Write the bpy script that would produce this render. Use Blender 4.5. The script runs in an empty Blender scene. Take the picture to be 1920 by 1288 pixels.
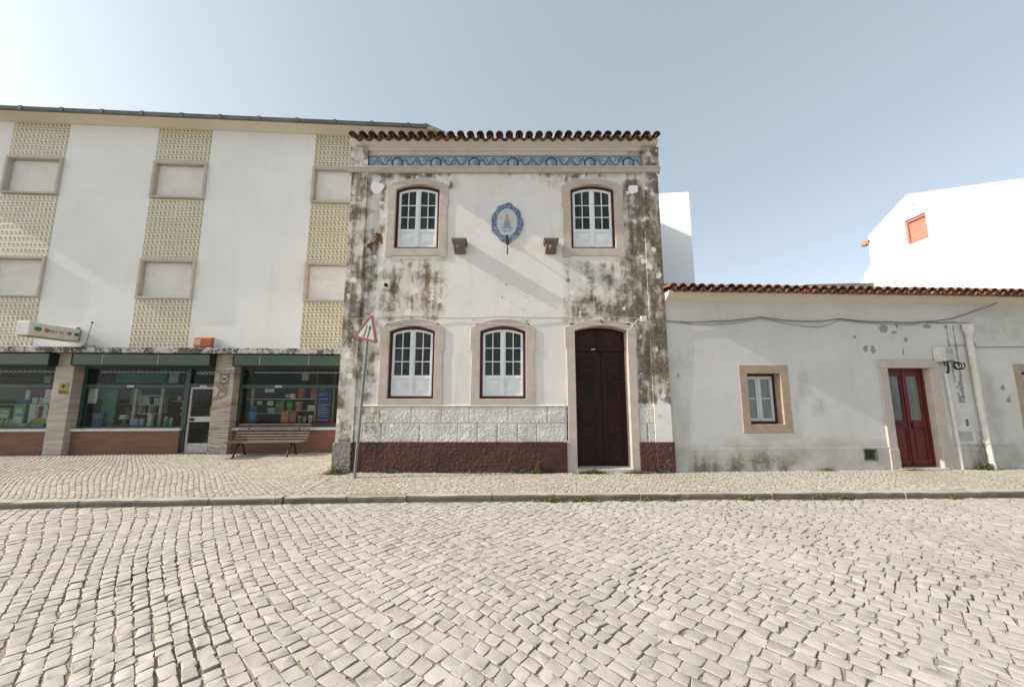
import bpy, bmesh, math, random
import numpy as np
from mathutils import Vector, Matrix, Euler, noise as mnoise
from mathutils.geometry import tessellate_polygon
R = math.radians
S = bpy.context.scene
COL = S.collection
random.seed(7)
rng = np.random.default_rng(11)

# ------------------------------------------------------------------ camera, sky, sun, exposure
cd = bpy.data.cameras.new('camera'); cam = bpy.data.objects.new('camera', cd); COL.objects.link(cam)
cam.location = (0, 0, 1.6); cam.rotation_euler = (R(90 + 7.8), 0, 0)
cd.sensor_width = 36; cd.lens = 700 / 1920 * 36; cd.clip_end = 3000; cd.clip_start = 0.05
S.camera = cam
SUN_EL, SUN_AZ = 31.5, 263.5          # degrees, azimuth clockwise from +Y (sun low over the street's left end)
w = bpy.data.worlds.new('World'); S.world = w; w.use_nodes = True
nt = w.node_tree
sky = nt.nodes.new('ShaderNodeTexSky'); sky.sky_type = 'NISHITA'; sky.sun_disc = False
sky.sun_elevation = R(SUN_EL); sky.sun_rotation = R(SUN_AZ)
sky.altitude = 10; sky.air_density = 0.45; sky.dust_density = 1.7; sky.ozone_density = 1.0
hs = nt.nodes.new('ShaderNodeHueSaturation'); hs.inputs['Saturation'].default_value = 0.5
nt.links.new(sky.outputs[0], hs.inputs['Color'])
hz = nt.nodes.new('ShaderNodeMix'); hz.data_type = 'RGBA'; hz.blend_type = 'ADD'; hz.inputs[0].default_value = 1   # thin even haze over the whole sky
hz.inputs[7].default_value = (1.42, 1.8, 1.96, 1); nt.links.new(hs.outputs[0], hz.inputs[6])
nt.links.new(hz.outputs[2], nt.nodes['Background'].inputs[0]); nt.nodes['Background'].inputs[1].default_value = 0.13
sd = bpy.data.lights.new('sun', 'SUN'); sd.energy = 4.2; sd.angle = R(0.5); sd.color = (1, 0.91, 0.79)
sun = bpy.data.objects.new('sun', sd); COL.objects.link(sun); sun.location = (-20, 0, 20)
sv = Vector((math.sin(R(SUN_AZ)) * math.cos(R(SUN_EL)), math.cos(R(SUN_AZ)) * math.cos(R(SUN_EL)), math.sin(R(SUN_EL))))
sun.rotation_euler = (-sv).to_track_quat('-Z', 'Y').to_euler()
S.view_settings.view_transform = 'Standard'; S.view_settings.look = 'None'
S.view_settings.exposure = 0.53; S.view_settings.gamma = 1

# ------------------------------------------------------------------ material helper
class T:
    def __init__(s, name):
        s.m = bpy.data.materials.new(name); s.m.use_nodes = True
        s.t = s.m.node_tree; s.b = s.t.nodes['Principled BSDF']
        s._c = None
    def put(s, sock, v):
        if isinstance(v, bpy.types.NodeSocket): s.t.links.new(v, sock)
        elif isinstance(v, tuple) and len(v) == 3 and sock.type == 'RGBA': sock.default_value = (*v, 1)
        else: sock.default_value = v
    def co(s):
        if s._c is None: s._c = s.t.nodes.new('ShaderNodeTexCoord').outputs['Object']
        return s._c
    def map(s, scale=(1, 1, 1), rot=(0, 0, 0), loc=(0, 0, 0)):
        n = s.t.nodes.new('ShaderNodeMapping'); s.put(n.inputs[0], s.co())
        n.inputs['Scale'].default_value = scale; n.inputs['Rotation'].default_value = rot; n.inputs['Location'].default_value = loc
        return n.outputs[0]
    def noise(s, scale, det=5, rough=.55, vec=None, dist=0):
        n = s.t.nodes.new('ShaderNodeTexNoise'); s.put(n.inputs['Vector'], vec or s.co())
        n.inputs['Scale'].default_value = scale; n.inputs['Detail'].default_value = det
        n.inputs['Roughness'].default_value = rough; n.inputs['Distortion'].default_value = dist
        return n.outputs['Fac']
    def voro(s, scale, feature='F1', vec=None, rand=1):
        n = s.t.nodes.new('ShaderNodeTexVoronoi'); n.feature = feature; s.put(n.inputs['Vector'], vec or s.co())
        n.inputs['Scale'].default_value = scale; n.inputs['Randomness'].default_value = rand
        return n.outputs['Distance']
    def wave(s, scale, dist=3, det=3, vec=None, dscale=1, direction='Z'):
        n = s.t.nodes.new('ShaderNodeTexWave'); n.bands_direction = direction; s.put(n.inputs['Vector'], vec or s.co())
        n.inputs['Scale'].default_value = scale; n.inputs['Distortion'].default_value = dist
        n.inputs['Detail'].default_value = det; n.inputs['Detail Scale'].default_value = dscale
        return n.outputs['Fac']
    def M(s, op, a, b=None, c=None):
        n = s.t.nodes.new('ShaderNodeMath'); n.operation = op
        for i, v in enumerate((a, b, c)):
            if v is not None: s.put(n.inputs[i], v)
        return n.outputs[0]
    def step(s, v, lo, hi):
        n = s.t.nodes.new('ShaderNodeMapRange'); n.interpolation_type = 'SMOOTHSTEP'; s.put(n.inputs[0], v)
        n.inputs[1].default_value = lo; n.inputs[2].default_value = hi
        return n.outputs[0]
    def mix(s, f, a, b, mode='MIX'):
        n = s.t.nodes.new('ShaderNodeMix'); n.data_type = 'RGBA'; n.blend_type = mode
        s.put(n.inputs[0], f); s.put(n.inputs[6], a); s.put(n.inputs[7], b)
        return n.outputs[2]
    def attr(s, name):
        n = s.t.nodes.new('ShaderNodeAttribute'); n.attribute_name = name
        return n.outputs['Fac']
    def xyz(s):
        n = s.t.nodes.new('ShaderNodeSeparateXYZ'); s.put(n.inputs[0], s.co()); return n.outputs
    def bump(s, h, strength=.5, dist=.01, prev=None):
        n = s.t.nodes.new('ShaderNodeBump'); n.inputs['Strength'].default_value = strength
        n.inputs['Distance'].default_value = dist; s.put(n.inputs['Height'], h)
        if prev is not None: s.put(n.inputs['Normal'], prev)
        return n.outputs[0]
    def vec(s, x, y, z):
        n = s.t.nodes.new('ShaderNodeCombineXYZ'); s.put(n.inputs[0], x); s.put(n.inputs[1], y); s.put(n.inputs[2], z); return n.outputs[0]
    def fin(s, col, rough=.8, normal=None, spec=.3, metal=0):
        s.put(s.b.inputs['Base Color'], col); s.put(s.b.inputs['Roughness'], rough)
        s.b.inputs['Specular IOR Level'].default_value = spec; s.b.inputs['Metallic'].default_value = metal
        if normal is not None: s.put(s.b.inputs['Normal'], normal)
        return s.m

_pm = {}
def P(name, c1, c2=None, scale=6, rough=.7, bump=.15, bscale=None, spec=.3, metal=0, dist=.004):
    """painted or plain material with real surface variation"""
    if name in _pm: return _pm[name]
    t = T(name); n = t.noise(scale, 6, .6); n2 = t.noise(bscale or scale * 6, 4, .6)
    c2 = c2 or tuple(x * .72 for x in c1)
    col = t.mix(t.step(n, .35, .7), c1, c2); col = t.mix(t.M('MULTIPLY', t.step(n2, .5, .8), .35), col, tuple(x * .6 for x in c2))
    _pm[name] = t.fin(col, rough, t.bump(n2, bump, dist), spec, metal); return _pm[name]

# ------------------------------------------------------------------ mesh helper
class MB:
    def __init__(s): s.v, s.f, s.mi = [], [], []
    def add(s, vs, fs, mi=0):
        o = len(s.v); s.v += [tuple(p) for p in vs]; s.f += [tuple(i + o for i in f) for f in fs]; s.mi += [mi] * len(fs); return s
    def box(s, x0, x1, y0, y1, z0, z1, mi=0):
        return s.add([(x0,y0,z0),(x1,y0,z0),(x1,y1,z0),(x0,y1,z0),(x0,y0,z1),(x1,y0,z1),(x1,y1,z1),(x0,y1,z1)],
                     [(0,3,2,1),(4,5,6,7),(0,1,5,4),(1,2,6,5),(2,3,7,6),(3,0,4,7)], mi)
    def prism(s, poly, y0, y1, holes=(), mi=0):
        loops = [list(poly)] + [list(h) for h in holes]
        tris = tessellate_polygon([[Vector((p[0], p[1], 0)) for p in l] for l in loops])
        flat = [p for l in loops for p in l]; n = len(flat)
        vs = [(p[0], y0, p[1]) for p in flat] + [(p[0], y1, p[1]) for p in flat]
        fs = [tuple(t) for t in tris] + [tuple(i + n for i in reversed(t)) for t in tris]
        o = 0
        for l in loops:
            k = len(l)
            for i in range(k):
                a, b = o + i, o + (i + 1) % k; fs.append((a, b, b + n, a + n))
            o += k
        return s.add(vs, fs, mi)
    def profx(s, prof, x0, x1, mi=0):
        n = len(prof)
        vs = [(x0, p[0], p[1]) for p in prof] + [(x1, p[0], p[1]) for p in prof]
        fs = [(i, (i + 1) % n, (i + 1) % n + n, i + n) for i in range(n)] + [tuple(range(n)), tuple(range(2 * n - 1, n - 1, -1))]
        return s.add(vs, fs, mi)
    def tube(s, pts, r, n=8, mi=0):
        pts = [Vector(p) for p in pts]; rs = r if isinstance(r, (list, tuple)) else [r] * len(pts)
        vs = []
        up = Vector((0, 0, 1))
        for i, p in enumerate(pts):
            d = (pts[min(i + 1, len(pts) - 1)] - pts[max(i - 1, 0)]).normalized()
            a = d.cross(up if abs(d.z) < .95 else Vector((1, 0, 0))).normalized(); b = a.cross(d)
            for k in range(n):
                t = 2 * math.pi * k / n; vs.append(p + (a * math.cos(t) + b * math.sin(t)) * rs[i])
        fs = []
        for i in range(len(pts) - 1):
            for k in range(n):
                fs.append((i*n+k, i*n+(k+1)%n, (i+1)*n+(k+1)%n, (i+1)*n+k))
        fs += [tuple(range(n)), tuple(range((len(pts)-1)*n, len(pts)*n))]
        return s.add(vs, fs, mi)
    def lathe(s, prof, c, n=16, mi=0, axis='z'):
        vs = []
        for r, h in prof:
            for k in range(n):
                t = 2 * math.pi * k / n
                q = (r*math.cos(t), r*math.sin(t), h) if axis == 'z' else (r*math.cos(t), h, r*math.sin(t))
                vs.append((c[0]+q[0], c[1]+q[1], c[2]+q[2]))
        fs = [(i*n+k, i*n+(k+1)%n, (i+1)*n+(k+1)%n, (i+1)*n+k) for i in range(len(prof)-1) for k in range(n)]
        fs += [tuple(range(n)), tuple(range((len(prof)-1)*n, len(prof)*n))]
        return s.add(vs, fs, mi)
    def build(s, name, mats, parent=None, smooth=False, bevel=0, fix=True):
        me = bpy.data.meshes.new(name); me.from_pydata(s.v, [], s.f)
        for m in (mats if isinstance(mats, (list, tuple)) else [mats]): me.materials.append(m)
        me.polygons.foreach_set('material_index', s.mi)
        if fix:
            bm = bmesh.new(); bm.from_mesh(me); bmesh.ops.recalc_face_normals(bm, faces=bm.faces); bm.to_mesh(me); bm.free()
        if smooth:
            me.polygons.foreach_set('use_smooth', [True] * len(me.polygons))
            if smooth != 'all': me.set_sharp_from_angle(angle=R(40))
        me.update(); o = bpy.data.objects.new(name, me); COL.objects.link(o); o.parent = parent
        if bevel:
            b = o.modifiers.new('bevel', 'BEVEL'); b.width = bevel; b.segments = 2; b.limit_method = 'ANGLE'; b.angle_limit = R(50)
        return o
def tag(o, label=None, cat=None, group=None, kind=None):
    if label: o['label'] = label
    if cat: o['category'] = cat
    if group: o['group'] = group
    if kind: o['kind'] = kind
    return o
def thing(name, label, cat, loc=(0,0,0), rz=0, group=None):
    o = bpy.data.objects.new(name, None); COL.objects.link(o); o.location = loc; o.rotation_euler = (0,0,R(rz)); o.empty_display_size = .2
    return tag(o, label, cat, group)
def dup(o, parent=None):
    c = o.copy(); COL.objects.link(c); c.parent = parent
    for ch in [x for x in COL.objects if x.parent == o]: dup(ch, c)
    return c
class Frame:
    """local facade frame: x along the wall, y into it, z up"""
    def __init__(s, loc, rz): s.loc, s.rz = Vector(loc), rz; s.m = Matrix.Translation(loc) @ Matrix.Rotation(R(rz), 4, 'Z')
    def w(s, x, y, z): return tuple(s.m @ Vector((x, y, z)))
HF = Frame((0, 7.55, 0), 0)            # corner house
LF = Frame((-4.7, 9.95, 0), 3.6)       # apartment block
RF = Frame((3.16, 7.55, 0), 3.0)       # low house
def T2(F, name, label, cat, x, y, z, group=None): return thing(name, label, cat, F.w(x, y, z), F.rz, group)

def softbox(X, Z, x0, x1, z0, z1, f):
    def e(v, a, b): return np.clip((v - a) / f + .5, 0, 1) * np.clip((b - v) / f + .5, 0, 1)
    return e(X, x0, x1) * e(Z, z0, z1)
def grid_wall(name, mat, parent, x0, x1, z0, z1, step, holes, depth, attrs, y=0, relief=None, lines=((), ())):
    """front face as a fine grid (so stains and relief can follow it), with rectangular openings and a skirt going back"""
    xs = set(np.round(np.linspace(x0, x1, max(2, int((x1-x0)/step)+1)), 4)); zs = set(np.round(np.linspace(z0, z1, max(2, int((z1-z0)/step)+1)), 4))
    for a, b, c, d in holes: xs |= {a, b}; zs |= {c, d}
    xs = np.array(sorted(v for v in xs if x0 <= v <= x1)); zs = np.array(sorted(v for v in zs if z0 <= v <= z1))
    X, Z = np.meshgrid(xs, zs); nx = len(xs)
    Y = np.full(X.shape, float(y)) if relief is None else y + relief(X, Z)
    vs = list(zip(X.ravel().tolist(), Y.ravel().tolist(), Z.ravel().tolist()))
    cx, cz = (xs[:-1]+xs[1:])/2, (zs[:-1]+zs[1:])/2
    fs = []
    for j, zc in enumerate(cz):
        for i, xc in enumerate(cx):
            if any(a < xc < b and c < zc < d for a, b, c, d in holes): continue
            k = j*nx+i; fs.append((k, k+1, k+nx+1, k+nx))
    n = len(vs); nz = len(zs)
    ring = [i for i in range(nx)] + [j*nx+nx-1 for j in range(1, nz)] + [(nz-1)*nx+i for i in range(nx-2, -1, -1)] + [j*nx for j in range(nz-2, 0, -1)]
    bk = [(vs[i][0], y + depth, vs[i][2]) for i in ring]; m = len(ring)
    vs += [vs[i] for i in ring] + bk
    def open_(i):
        px, pz = (vs[n+i][0]+vs[n+(i+1) % m][0])/2, (vs[n+i][2]+vs[n+(i+1) % m][2])/2
        return any(a < px < b and c < pz < d for a, b, c, d in holes)
    fs += [(n+(i+1) % m, n+i, n+m+i, n+m+(i+1) % m) for i in range(m) if not open_(i)]
    mb = MB(); mb.add(vs, fs); o = mb.build(name, mat, parent, fix=False)
    if relief is not None: o.data.polygons.foreach_set('use_smooth', [True]*len(o.data.polygons))
    A = np.array([v for v in vs])
    for an, fn in attrs.items():
        at = o.data.attributes.new(an, 'FLOAT', 'POINT'); at.data.foreach_set('value', np.clip(fn(A[:,0], A[:,2]), 0, 2).astype(np.float32))
    return o

# ------------------------------------------------------------------ materials
def plaster(name, c1, c2, grimec=((.045,.036,.025), (.18,.15,.108)), bumpd=.006, flecks=True, brown=(.22,.14,.075)):
    t = T(name); n0 = t.noise(.9, 4, .5); n1 = t.noise(2.6, 8, .62, dist=.3); n2 = t.noise(11, 6, .65); n3 = t.noise(48, 4, .6); n4 = t.noise(150, 2, .5)
    streak = t.noise(5, 5, .6, t.map((1, 1, .22)))
    base = t.mix(t.step(n0, .3, .7), c1, c2)
    base = t.mix(t.M('MULTIPLY', t.step(streak, .52, .75), .35), base, tuple(x*.74 for x in c2))
    base = t.mix(t.M('MULTIPLY', t.step(n2, .55, .8), .3), base, tuple(x*.7 for x in c2))
    g = t.M('ADD', t.attr('grime'), t.M('MULTIPLY', t.M('SUBTRACT', n1, .5), 1.6))
    g = t.M('ADD', g, t.M('MULTIPLY', t.M('SUBTRACT', n2, .5), .8))
    runs = t.noise(7, 5, .6, t.map((1, 1, .13)))
    g = t.M('ADD', g, t.M('MULTIPLY', t.M('SUBTRACT', runs, .5), 1.3))
    g = t.M('ADD', g, t.M('MULTIPLY', t.M('SUBTRACT', n3, .5), .45))
    gf = t.M('MULTIPLY', t.step(g, .42, .84), t.step(t.attr('grime'), .04, .25))
    gc = t.mix(t.step(n3, .35, .65), grimec[0], grimec[1])
    gc = t.mix(t.step(n2, .45, .7), gc, tuple(x*1.45 for x in grimec[1]))
    sw = t.M('ADD', t.attr('grime'), t.M('MULTIPLY', t.M('SUBTRACT', t.M('ADD', t.M('MULTIPLY', n1, .6), t.M('MULTIPLY', streak, .4)), .5), 1.6))   # soft grey-brown wash under the black growth
    base = t.mix(t.M('MULTIPLY', t.M('MULTIPLY', t.step(sw, .15, .8), t.step(t.attr('grime'), .03, .3)), .62), base, t.mix(n2, (.28,.23,.17), (.41,.365,.3)))
    base = t.mix(t.M('MULTIPLY', t.step(t.M('ADD', t.attr('damp'), t.M('MULTIPLY', t.M('SUBTRACT', n1, .5), .9)), .2, .8), t.M('MULTIPLY', t.step(t.attr('damp'), .02, .4), .8)), base, (.34,.325,.265))
    cr = t.M('MULTIPLY', t.step(t.voro(1.3, 'DISTANCE_TO_EDGE', t.map((1, 1, .8))), .012, .002), t.M('MULTIPLY', t.step(n0, .45, .6), t.step(t.attr('grime'), .1, .3))); base = t.mix(t.M('MULTIPLY', cr, .45), base, (.25,.22,.18))   # hairline cracks
    col = t.mix(gf, base, gc)
    bf = t.M('MULTIPLY', t.step(t.M('ADD', t.attr('brown'), t.M('MULTIPLY', t.M('SUBTRACT', n2, .5), 1.4)), .4, .8), t.step(t.attr('brown'), .05, .3))
    col = t.mix(t.M('MULTIPLY', bf, .85), col, brown)
    rf = t.M('MULTIPLY', t.step(t.M('ADD', t.attr('rust'), t.M('MULTIPLY', t.M('SUBTRACT', n2, .5), 1.6)), .4, .6), t.step(t.attr('rust'), .05, .3))
    col = t.mix(rf, col, t.mix(t.step(n3, .4, .6), (.2,.075,.025), (.07,.03,.015)))
    if flecks:      # rounded flakes where the old limewash still shows through the black growth
        v = t.voro(4.2, vec=t.map((1, 1, .8))); fl = t.step(t.M('ADD', v, t.M('ADD', t.M('MULTIPLY', t.M('SUBTRACT', n2, .5), .6), t.M('MULTIPLY', t.M('SUBTRACT', n1, .5), .9))), .24, .12)
        col = t.mix(t.M('MULTIPLY', fl, .85), col, c1)
    # peeled flakes
    pf = t.M('MULTIPLY', t.step(t.M('ADD', t.attr('peel'), t.M('MULTIPLY', t.M('SUBTRACT', n2, .5), 1.3)), .48, .54), t.step(t.attr('peel'), .05, .3))
    col = t.mix(pf, col, (.27,.27,.26))
    wf = t.step(t.attr('patch'), .45, .55)
    col = t.mix(wf, col, (.82,.82,.8))
    h = t.M('ADD', t.M('MULTIPLY', n2, .7), t.M('MULTIPLY', n3, .35)); h = t.M('ADD', h, t.M('MULTIPLY', n1, .8)); h = t.M('ADD', h, t.M('MULTIPLY', n4, .08))
    h = t.M('SUBTRACT', h, t.M('MULTIPLY', pf, .5))
    return t.fin(col, .9, t.bump(h, .8, bumpd), .2)
MPl = plaster('weathered_limewash', (.73,.695,.645), (.66,.625,.575))
MPlR = plaster('grey_white_plaster', (.6,.582,.545), (.545,.53,.492), bumpd=.004, flecks=False, grimec=((.07,.075,.055), (.2,.2,.165)))
def simple_wall(name, c1, c2, bumpd=.003):
    t = T(name); n0 = t.noise(.5, 4, .5); n1 = t.noise(2.2, 7, .6); n2 = t.noise(30, 4, .6); st = t.noise(3, 5, .6, t.map((1, 1, .12)))
    col = t.mix(t.step(n0, .3, .7), c1, c2); col = t.mix(t.M('MULTIPLY', t.step(n1, .5, .8), .4), col, tuple(x*.84 for x in c2))
    col = t.mix(t.M('MULTIPLY', t.step(st, .55, .8), .35), col, tuple(x*.8 for x in c2))
    h = t.M('ADD', t.M('MULTIPLY', n1, 1.2), t.M('MULTIPLY', n2, .3))
    return t.fin(col, .85, t.bump(h, .6, bumpd), .25)
MWallL = simple_wall('pale_grey_render', (.76,.745,.71), (.71,.7,.665), .006)
MWhite = simple_wall('fresh_white_render', (.8,.8,.79), (.77,.77,.765))
MCream = simple_wall('cream_eaves_render', (.66,.6,.5), (.6,.54,.45))
def stone(name, c1, c2, c3, scale=9, bumpd=.004):
    t = T(name); n1 = t.noise(scale*.4, 7, .65); n2 = t.noise(scale*4, 6, .65); n3 = t.noise(scale*.9, 8, .7, dist=.8)
    col = t.mix(t.step(n1, .35, .68), c1, c2); col = t.mix(t.M('MULTIPLY', t.step(n3, .55, .75), .6), col, c3)
    col = t.mix(t.M('MULTIPLY', t.step(n2, .55, .7), .35), col, tuple(x*.6 for x in c2))
    return t.fin(col, .8, t.bump(t.M('ADD', n1, t.M('MULTIPLY', n2, .5)), .7, bumpd), .3)
MStone = stone('pinkish_limestone', (.5,.435,.37), (.43,.37,.31), (.27,.235,.19))
MStoneDk = stone('weathered_corbel_stone', (.2,.17,.13), (.12,.1,.075), (.06,.05,.04), 14)
MGran = stone('brown_granite', (.4,.31,.22), (.32,.245,.17), (.2,.15,.1), 22, .006)
MKerb = stone('kerb_stone', (.44,.40,.33), (.35,.315,.25), (.2,.18,.13), 5, .006)
MStep = stone('doorstep_stone', (.5,.47,.4), (.4,.37,.3), (.2,.19,.13), 8)
def ledge_mat():
    t = T('mossy_concrete'); n1 = t.noise(4, 8, .7); n2 = t.noise(22, 6, .65); n3 = t.noise(60, 3)
    col = t.mix(t.step(t.M('ADD', n1, t.M('MULTIPLY', t.M('SUBTRACT', n2, .5), .8)), .4, .58), (.48,.46,.42), (.07,.065,.05))
    return t.fin(col, .9, t.bump(t.M('ADD', n2, t.M('MULTIPLY', n3, .4)), .8, .008), .2)
MLedge = ledge_mat()
def plinth_mat():
    t = T('oxblood_roughcast'); n1 = t.noise(2, 6, .6); n2 = t.noise(14, 6, .65); n3 = t.noise(60, 4, .6)
    col = t.mix(t.step(n1, .35, .7), (.1,.04,.033), (.06,.025,.021)); col = t.mix(t.M('MULTIPLY', t.step(n2, .5, .75), .5), col, (.12,.045,.035))
    g = t.step(t.M('ADD', t.attr('grime'), t.M('MULTIPLY', t.M('SUBTRACT', n2, .5), 1.6)), .45, .7)
    col = t.mix(g, col, (.25,.22,.19))
    return t.fin(col, .75, t.bump(t.M('ADD', n2, t.M('MULTIPLY', n3, .6)), .8, .006), .35)
MPlinth = plinth_mat()
def tile_col_mat():
    t = T('patterned_yellow_tiles'); x, y, z = t.xyz()
    fx = t.M('SUBTRACT', t.M('FRACT', t.M('MULTIPLY', x, 1/.108)), .5); rz = t.M('FRACT', t.M('MULTIPLY', z, 1/.165)); fz = t.M('SUBTRACT', rz, .5)
    def ring(cx, cz, r):
        dx = t.M('SUBTRACT', fx, cx); dz = t.M('MULTIPLY', t.M('SUBTRACT', fz, cz), 1.5)
        d = t.M('SQRT', t.M('ADD', t.M('MULTIPLY', dx, dx), t.M('MULTIPLY', dz, dz)))
        return t.step(t.M('ABSOLUTE', t.M('SUBTRACT', d, r)), .13, .07)
    rr = t.M('MAXIMUM', ring(-.12, .13, .17), ring(.1, -.13, .19))
    n = t.noise(3, 5); n2 = t.noise(26, 3)
    base = t.mix(t.step(n, .3, .7), (.65,.6,.43), (.59,.53,.36)); tone = t.noise(1.1, 2)
    base = t.mix(t.step(tone, .45, .7), base, (.66,.61,.43))
    col = t.mix(t.M('MULTIPLY', rr, t.step(n2, .25, .5)), base, (.24,.19,.1))
    line = t.step(t.M('ABSOLUTE', t.M('SUBTRACT', rz, .5)), .43, .46)
    col = t.mix(t.M('MULTIPLY', line, .9), col, (.15,.11,.05))
    vl = t.step(t.M('ABSOLUTE', fx), .47, .49); col = t.mix(t.M('MULTIPLY', vl, .12), col, (.3,.25,.15))
    return t.fin(col, .35, t.bump(t.M('MULTIPLY', line, -1), .5, .003), .5)
MTiles = tile_col_mat()
def frieze_mat():
    t = T('blue_azulejo_frieze'); x, y, z = t.xyz()
    u = t.M('FRACT', t.M('MULTIPLY', t.M('ADD', x, 2.92), 1/.84)); du = t.M('MULTIPLY', t.M('SUBTRACT', u, .5), .84)   # metres from medallion centre
    h = t.M('ADD', t.M('SUBTRACT', z, 6.635), t.M('MULTIPLY', t.M('SUBTRACT', t.noise(9, 3), .5), .035)); n = t.noise(30, 4, .6); n2 = t.noise(90, 2); 
    d = t.M('SQRT', t.M('ADD', t.M('MULTIPLY', du, du), t.M('MULTIPLY', t.M('ADD', h, .03), t.M('ADD', h, .03))))
    ring = t.step(t.M('ABSOLUTE', t.M('SUBTRACT', d, .115)), .026, .014)
    au = t.M('ABSOLUTE', du)
    wv = t.M('MULTIPLY', t.M('COSINE', t.M('MULTIPLY', t.M('SUBTRACT', au, .14), 2*math.pi/.28)), .075)
    s1 = t.step(t.M('ABSOLUTE', t.M('SUBTRACT', h, wv)), .022, .01)
    s2 = t.step(t.M('ABSOLUTE', t.M('SUBTRACT', t.M('SUBTRACT', h, wv), -.05)), .014, .006)
    outside = t.step(au, .11, .13); lines = t.M('MULTIPLY', t.M('MAXIMUM', s1, s2), outside)
    def spiral(cx, cz, k):
        a = t.M('SUBTRACT', au, cx); b = t.M('SUBTRACT', h, cz); r = t.M('SQRT', t.M('ADD', t.M('MULTIPLY', a, a), t.M('MULTIPLY', b, b)))
        ang = t.M('ARCTAN2', b, a); w_ = t.M('SINE', t.M('ADD', t.M('MULTIPLY', r, 150), t.M('MULTIPLY', ang, k)))
        return t.M('MULTIPLY', t.step(w_, .25, .7), t.step(r, .075, .06))
    sp = t.M('MAXIMUM', spiral(.235, .045, 1), spiral(.36, -.05, -1))
    base = t.mix(t.step(n, .35, .65), (.46,.52,.56), (.32,.4,.47))
    col = t.mix(t.M('MULTIPLY', t.step(t.noise(16, 3), .5, .6), .5), base, (.12,.2,.33))
    fill = t.M('MULTIPLY', t.step(du, -.01, .01), t.step(d, .115, .1)); col = t.mix(t.M('MULTIPLY', fill, t.M('MULTIPLY', n, 1.3)), col, (.09,.16,.3))
    blue = t.mix(t.step(n2, .3, .7), (.025,.04,.11), (.05,.085,.19))
    col = t.mix(t.M('MULTIPLY', sp, .85), col, blue); col = t.mix(lines, col, blue); col = t.mix(ring, col, blue)
    h = t.M('SUBTRACT', z, 6.635); bord = t.step(t.M('ABSOLUTE', h), .114, .118); col = t.mix(bord, col, (.42,.47,.5))
    lip = t.M('MULTIPLY', t.step(t.M('ABSOLUTE', h), .103, .107), t.M('SUBTRACT', 1, bord)); col = t.mix(t.M('MULTIPLY', lip, .8), col, blue)
    jt = t.step(t.M('ABSOLUTE', t.M('SUBTRACT', t.M('FRACT', t.M('MULTIPLY', x, 1/.14)), .5)), .475, .49); col = t.mix(t.M('MULTIPLY', jt, .35), col, (.3,.32,.33))
    return t.fin(col, .3, None, .5)
MFrieze = frieze_mat()
def roof_mat(name, a, b, c, lich=.5):
    t = T(name); tone = t.attr('tone'); n = t.noise(7, 6, .65); n2 = t.noise(40, 5, .6)
    col = t.mix(t.step(tone, .15, .85), a, b); col = t.mix(t.M('MULTIPLY', t.step(n, .5-lich*.25, .75), .85), col, c)
    col = t.mix(t.M('MULTIPLY', t.step(n2, .55, .75), .4), col, (.22,.19,.14))
    return t.fin(col, .85, t.bump(n2, .6, .004), .2)
MRoof = roof_mat('lichened_clay_tile', (.15,.07,.042), (.3,.125,.065), (.06,.045,.033), 1.1)
MRoofR = roof_mat('clay_tile', (.17,.075,.048), (.28,.13,.08), (.07,.045,.035), .7)
def cobble_mat(name, a, b, c, bs=26):
    t = T(name); tone = t.attr('tone'); n = t.noise(9, 6, .6); n2 = t.noise(bs, 6, .65); big = t.noise(.45, 3)
    col = t.mix(tone, a, b); col = t.mix(t.M('MULTIPLY', t.step(n, .48, .75), .5), col, c); col = t.mix(t.M('MULTIPLY', t.step(big, .4, .7), .3), col, c)
    col = t.mix(t.M('MULTIPLY', t.step(n2, .58, .75), .3), col, tuple(x*.6 for x in c))
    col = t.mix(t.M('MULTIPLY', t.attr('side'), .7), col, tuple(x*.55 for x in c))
    return t.fin(col, .62, t.bump(t.M('ADD', n, t.M('MULTIPLY', n2, .6)), .7, .006), .35)
MCob = cobble_mat('worn_limestone_cobble', (.465,.43,.388), (.4,.367,.325), (.36,.32,.27))
MCobS = cobble_mat('small_pavement_cobble', (.475,.432,.372), (.385,.345,.285), (.33,.285,.215), 50)
def sand_mat(name, a, b, moss):
    t = T(name); n = t.noise(60, 5, .7); n1 = t.noise(1.6, 5, .6); n2 = t.noise(9, 5, .6)
    col = t.mix(t.step(n, .3, .7), a, b)
    mf = t.step(t.M('ADD', n1, t.M('MULTIPLY', t.M('SUBTRACT', n2, .5), .5)), .55, .66); col = t.mix(t.M('MULTIPLY', mf, .8), col, moss)
    return t.fin(col, .95, t.bump(n, .8, .006), .1)
MSand = sand_mat('joint_sand', (.34,.295,.23), (.235,.2,.15), (.13,.12,.045))
MSand2 = sand_mat('pavement_joint_sand', (.36,.31,.225), (.25,.21,.145), (.2,.175,.08))
def far_ground():
    t = T('distant_cobbles'); v = t.voro(8, 'DISTANCE_TO_EDGE'); n = t.noise(3, 5)
    col = t.mix(t.step(v, .02, .09), (.28,.24,.18), t.mix(n, (.5,.45,.39), (.42,.37,.31)))
    return t.fin(col, .85, t.bump(t.step(v, 0, .12), .6, .02), .2)
MFar = far_ground()
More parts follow.
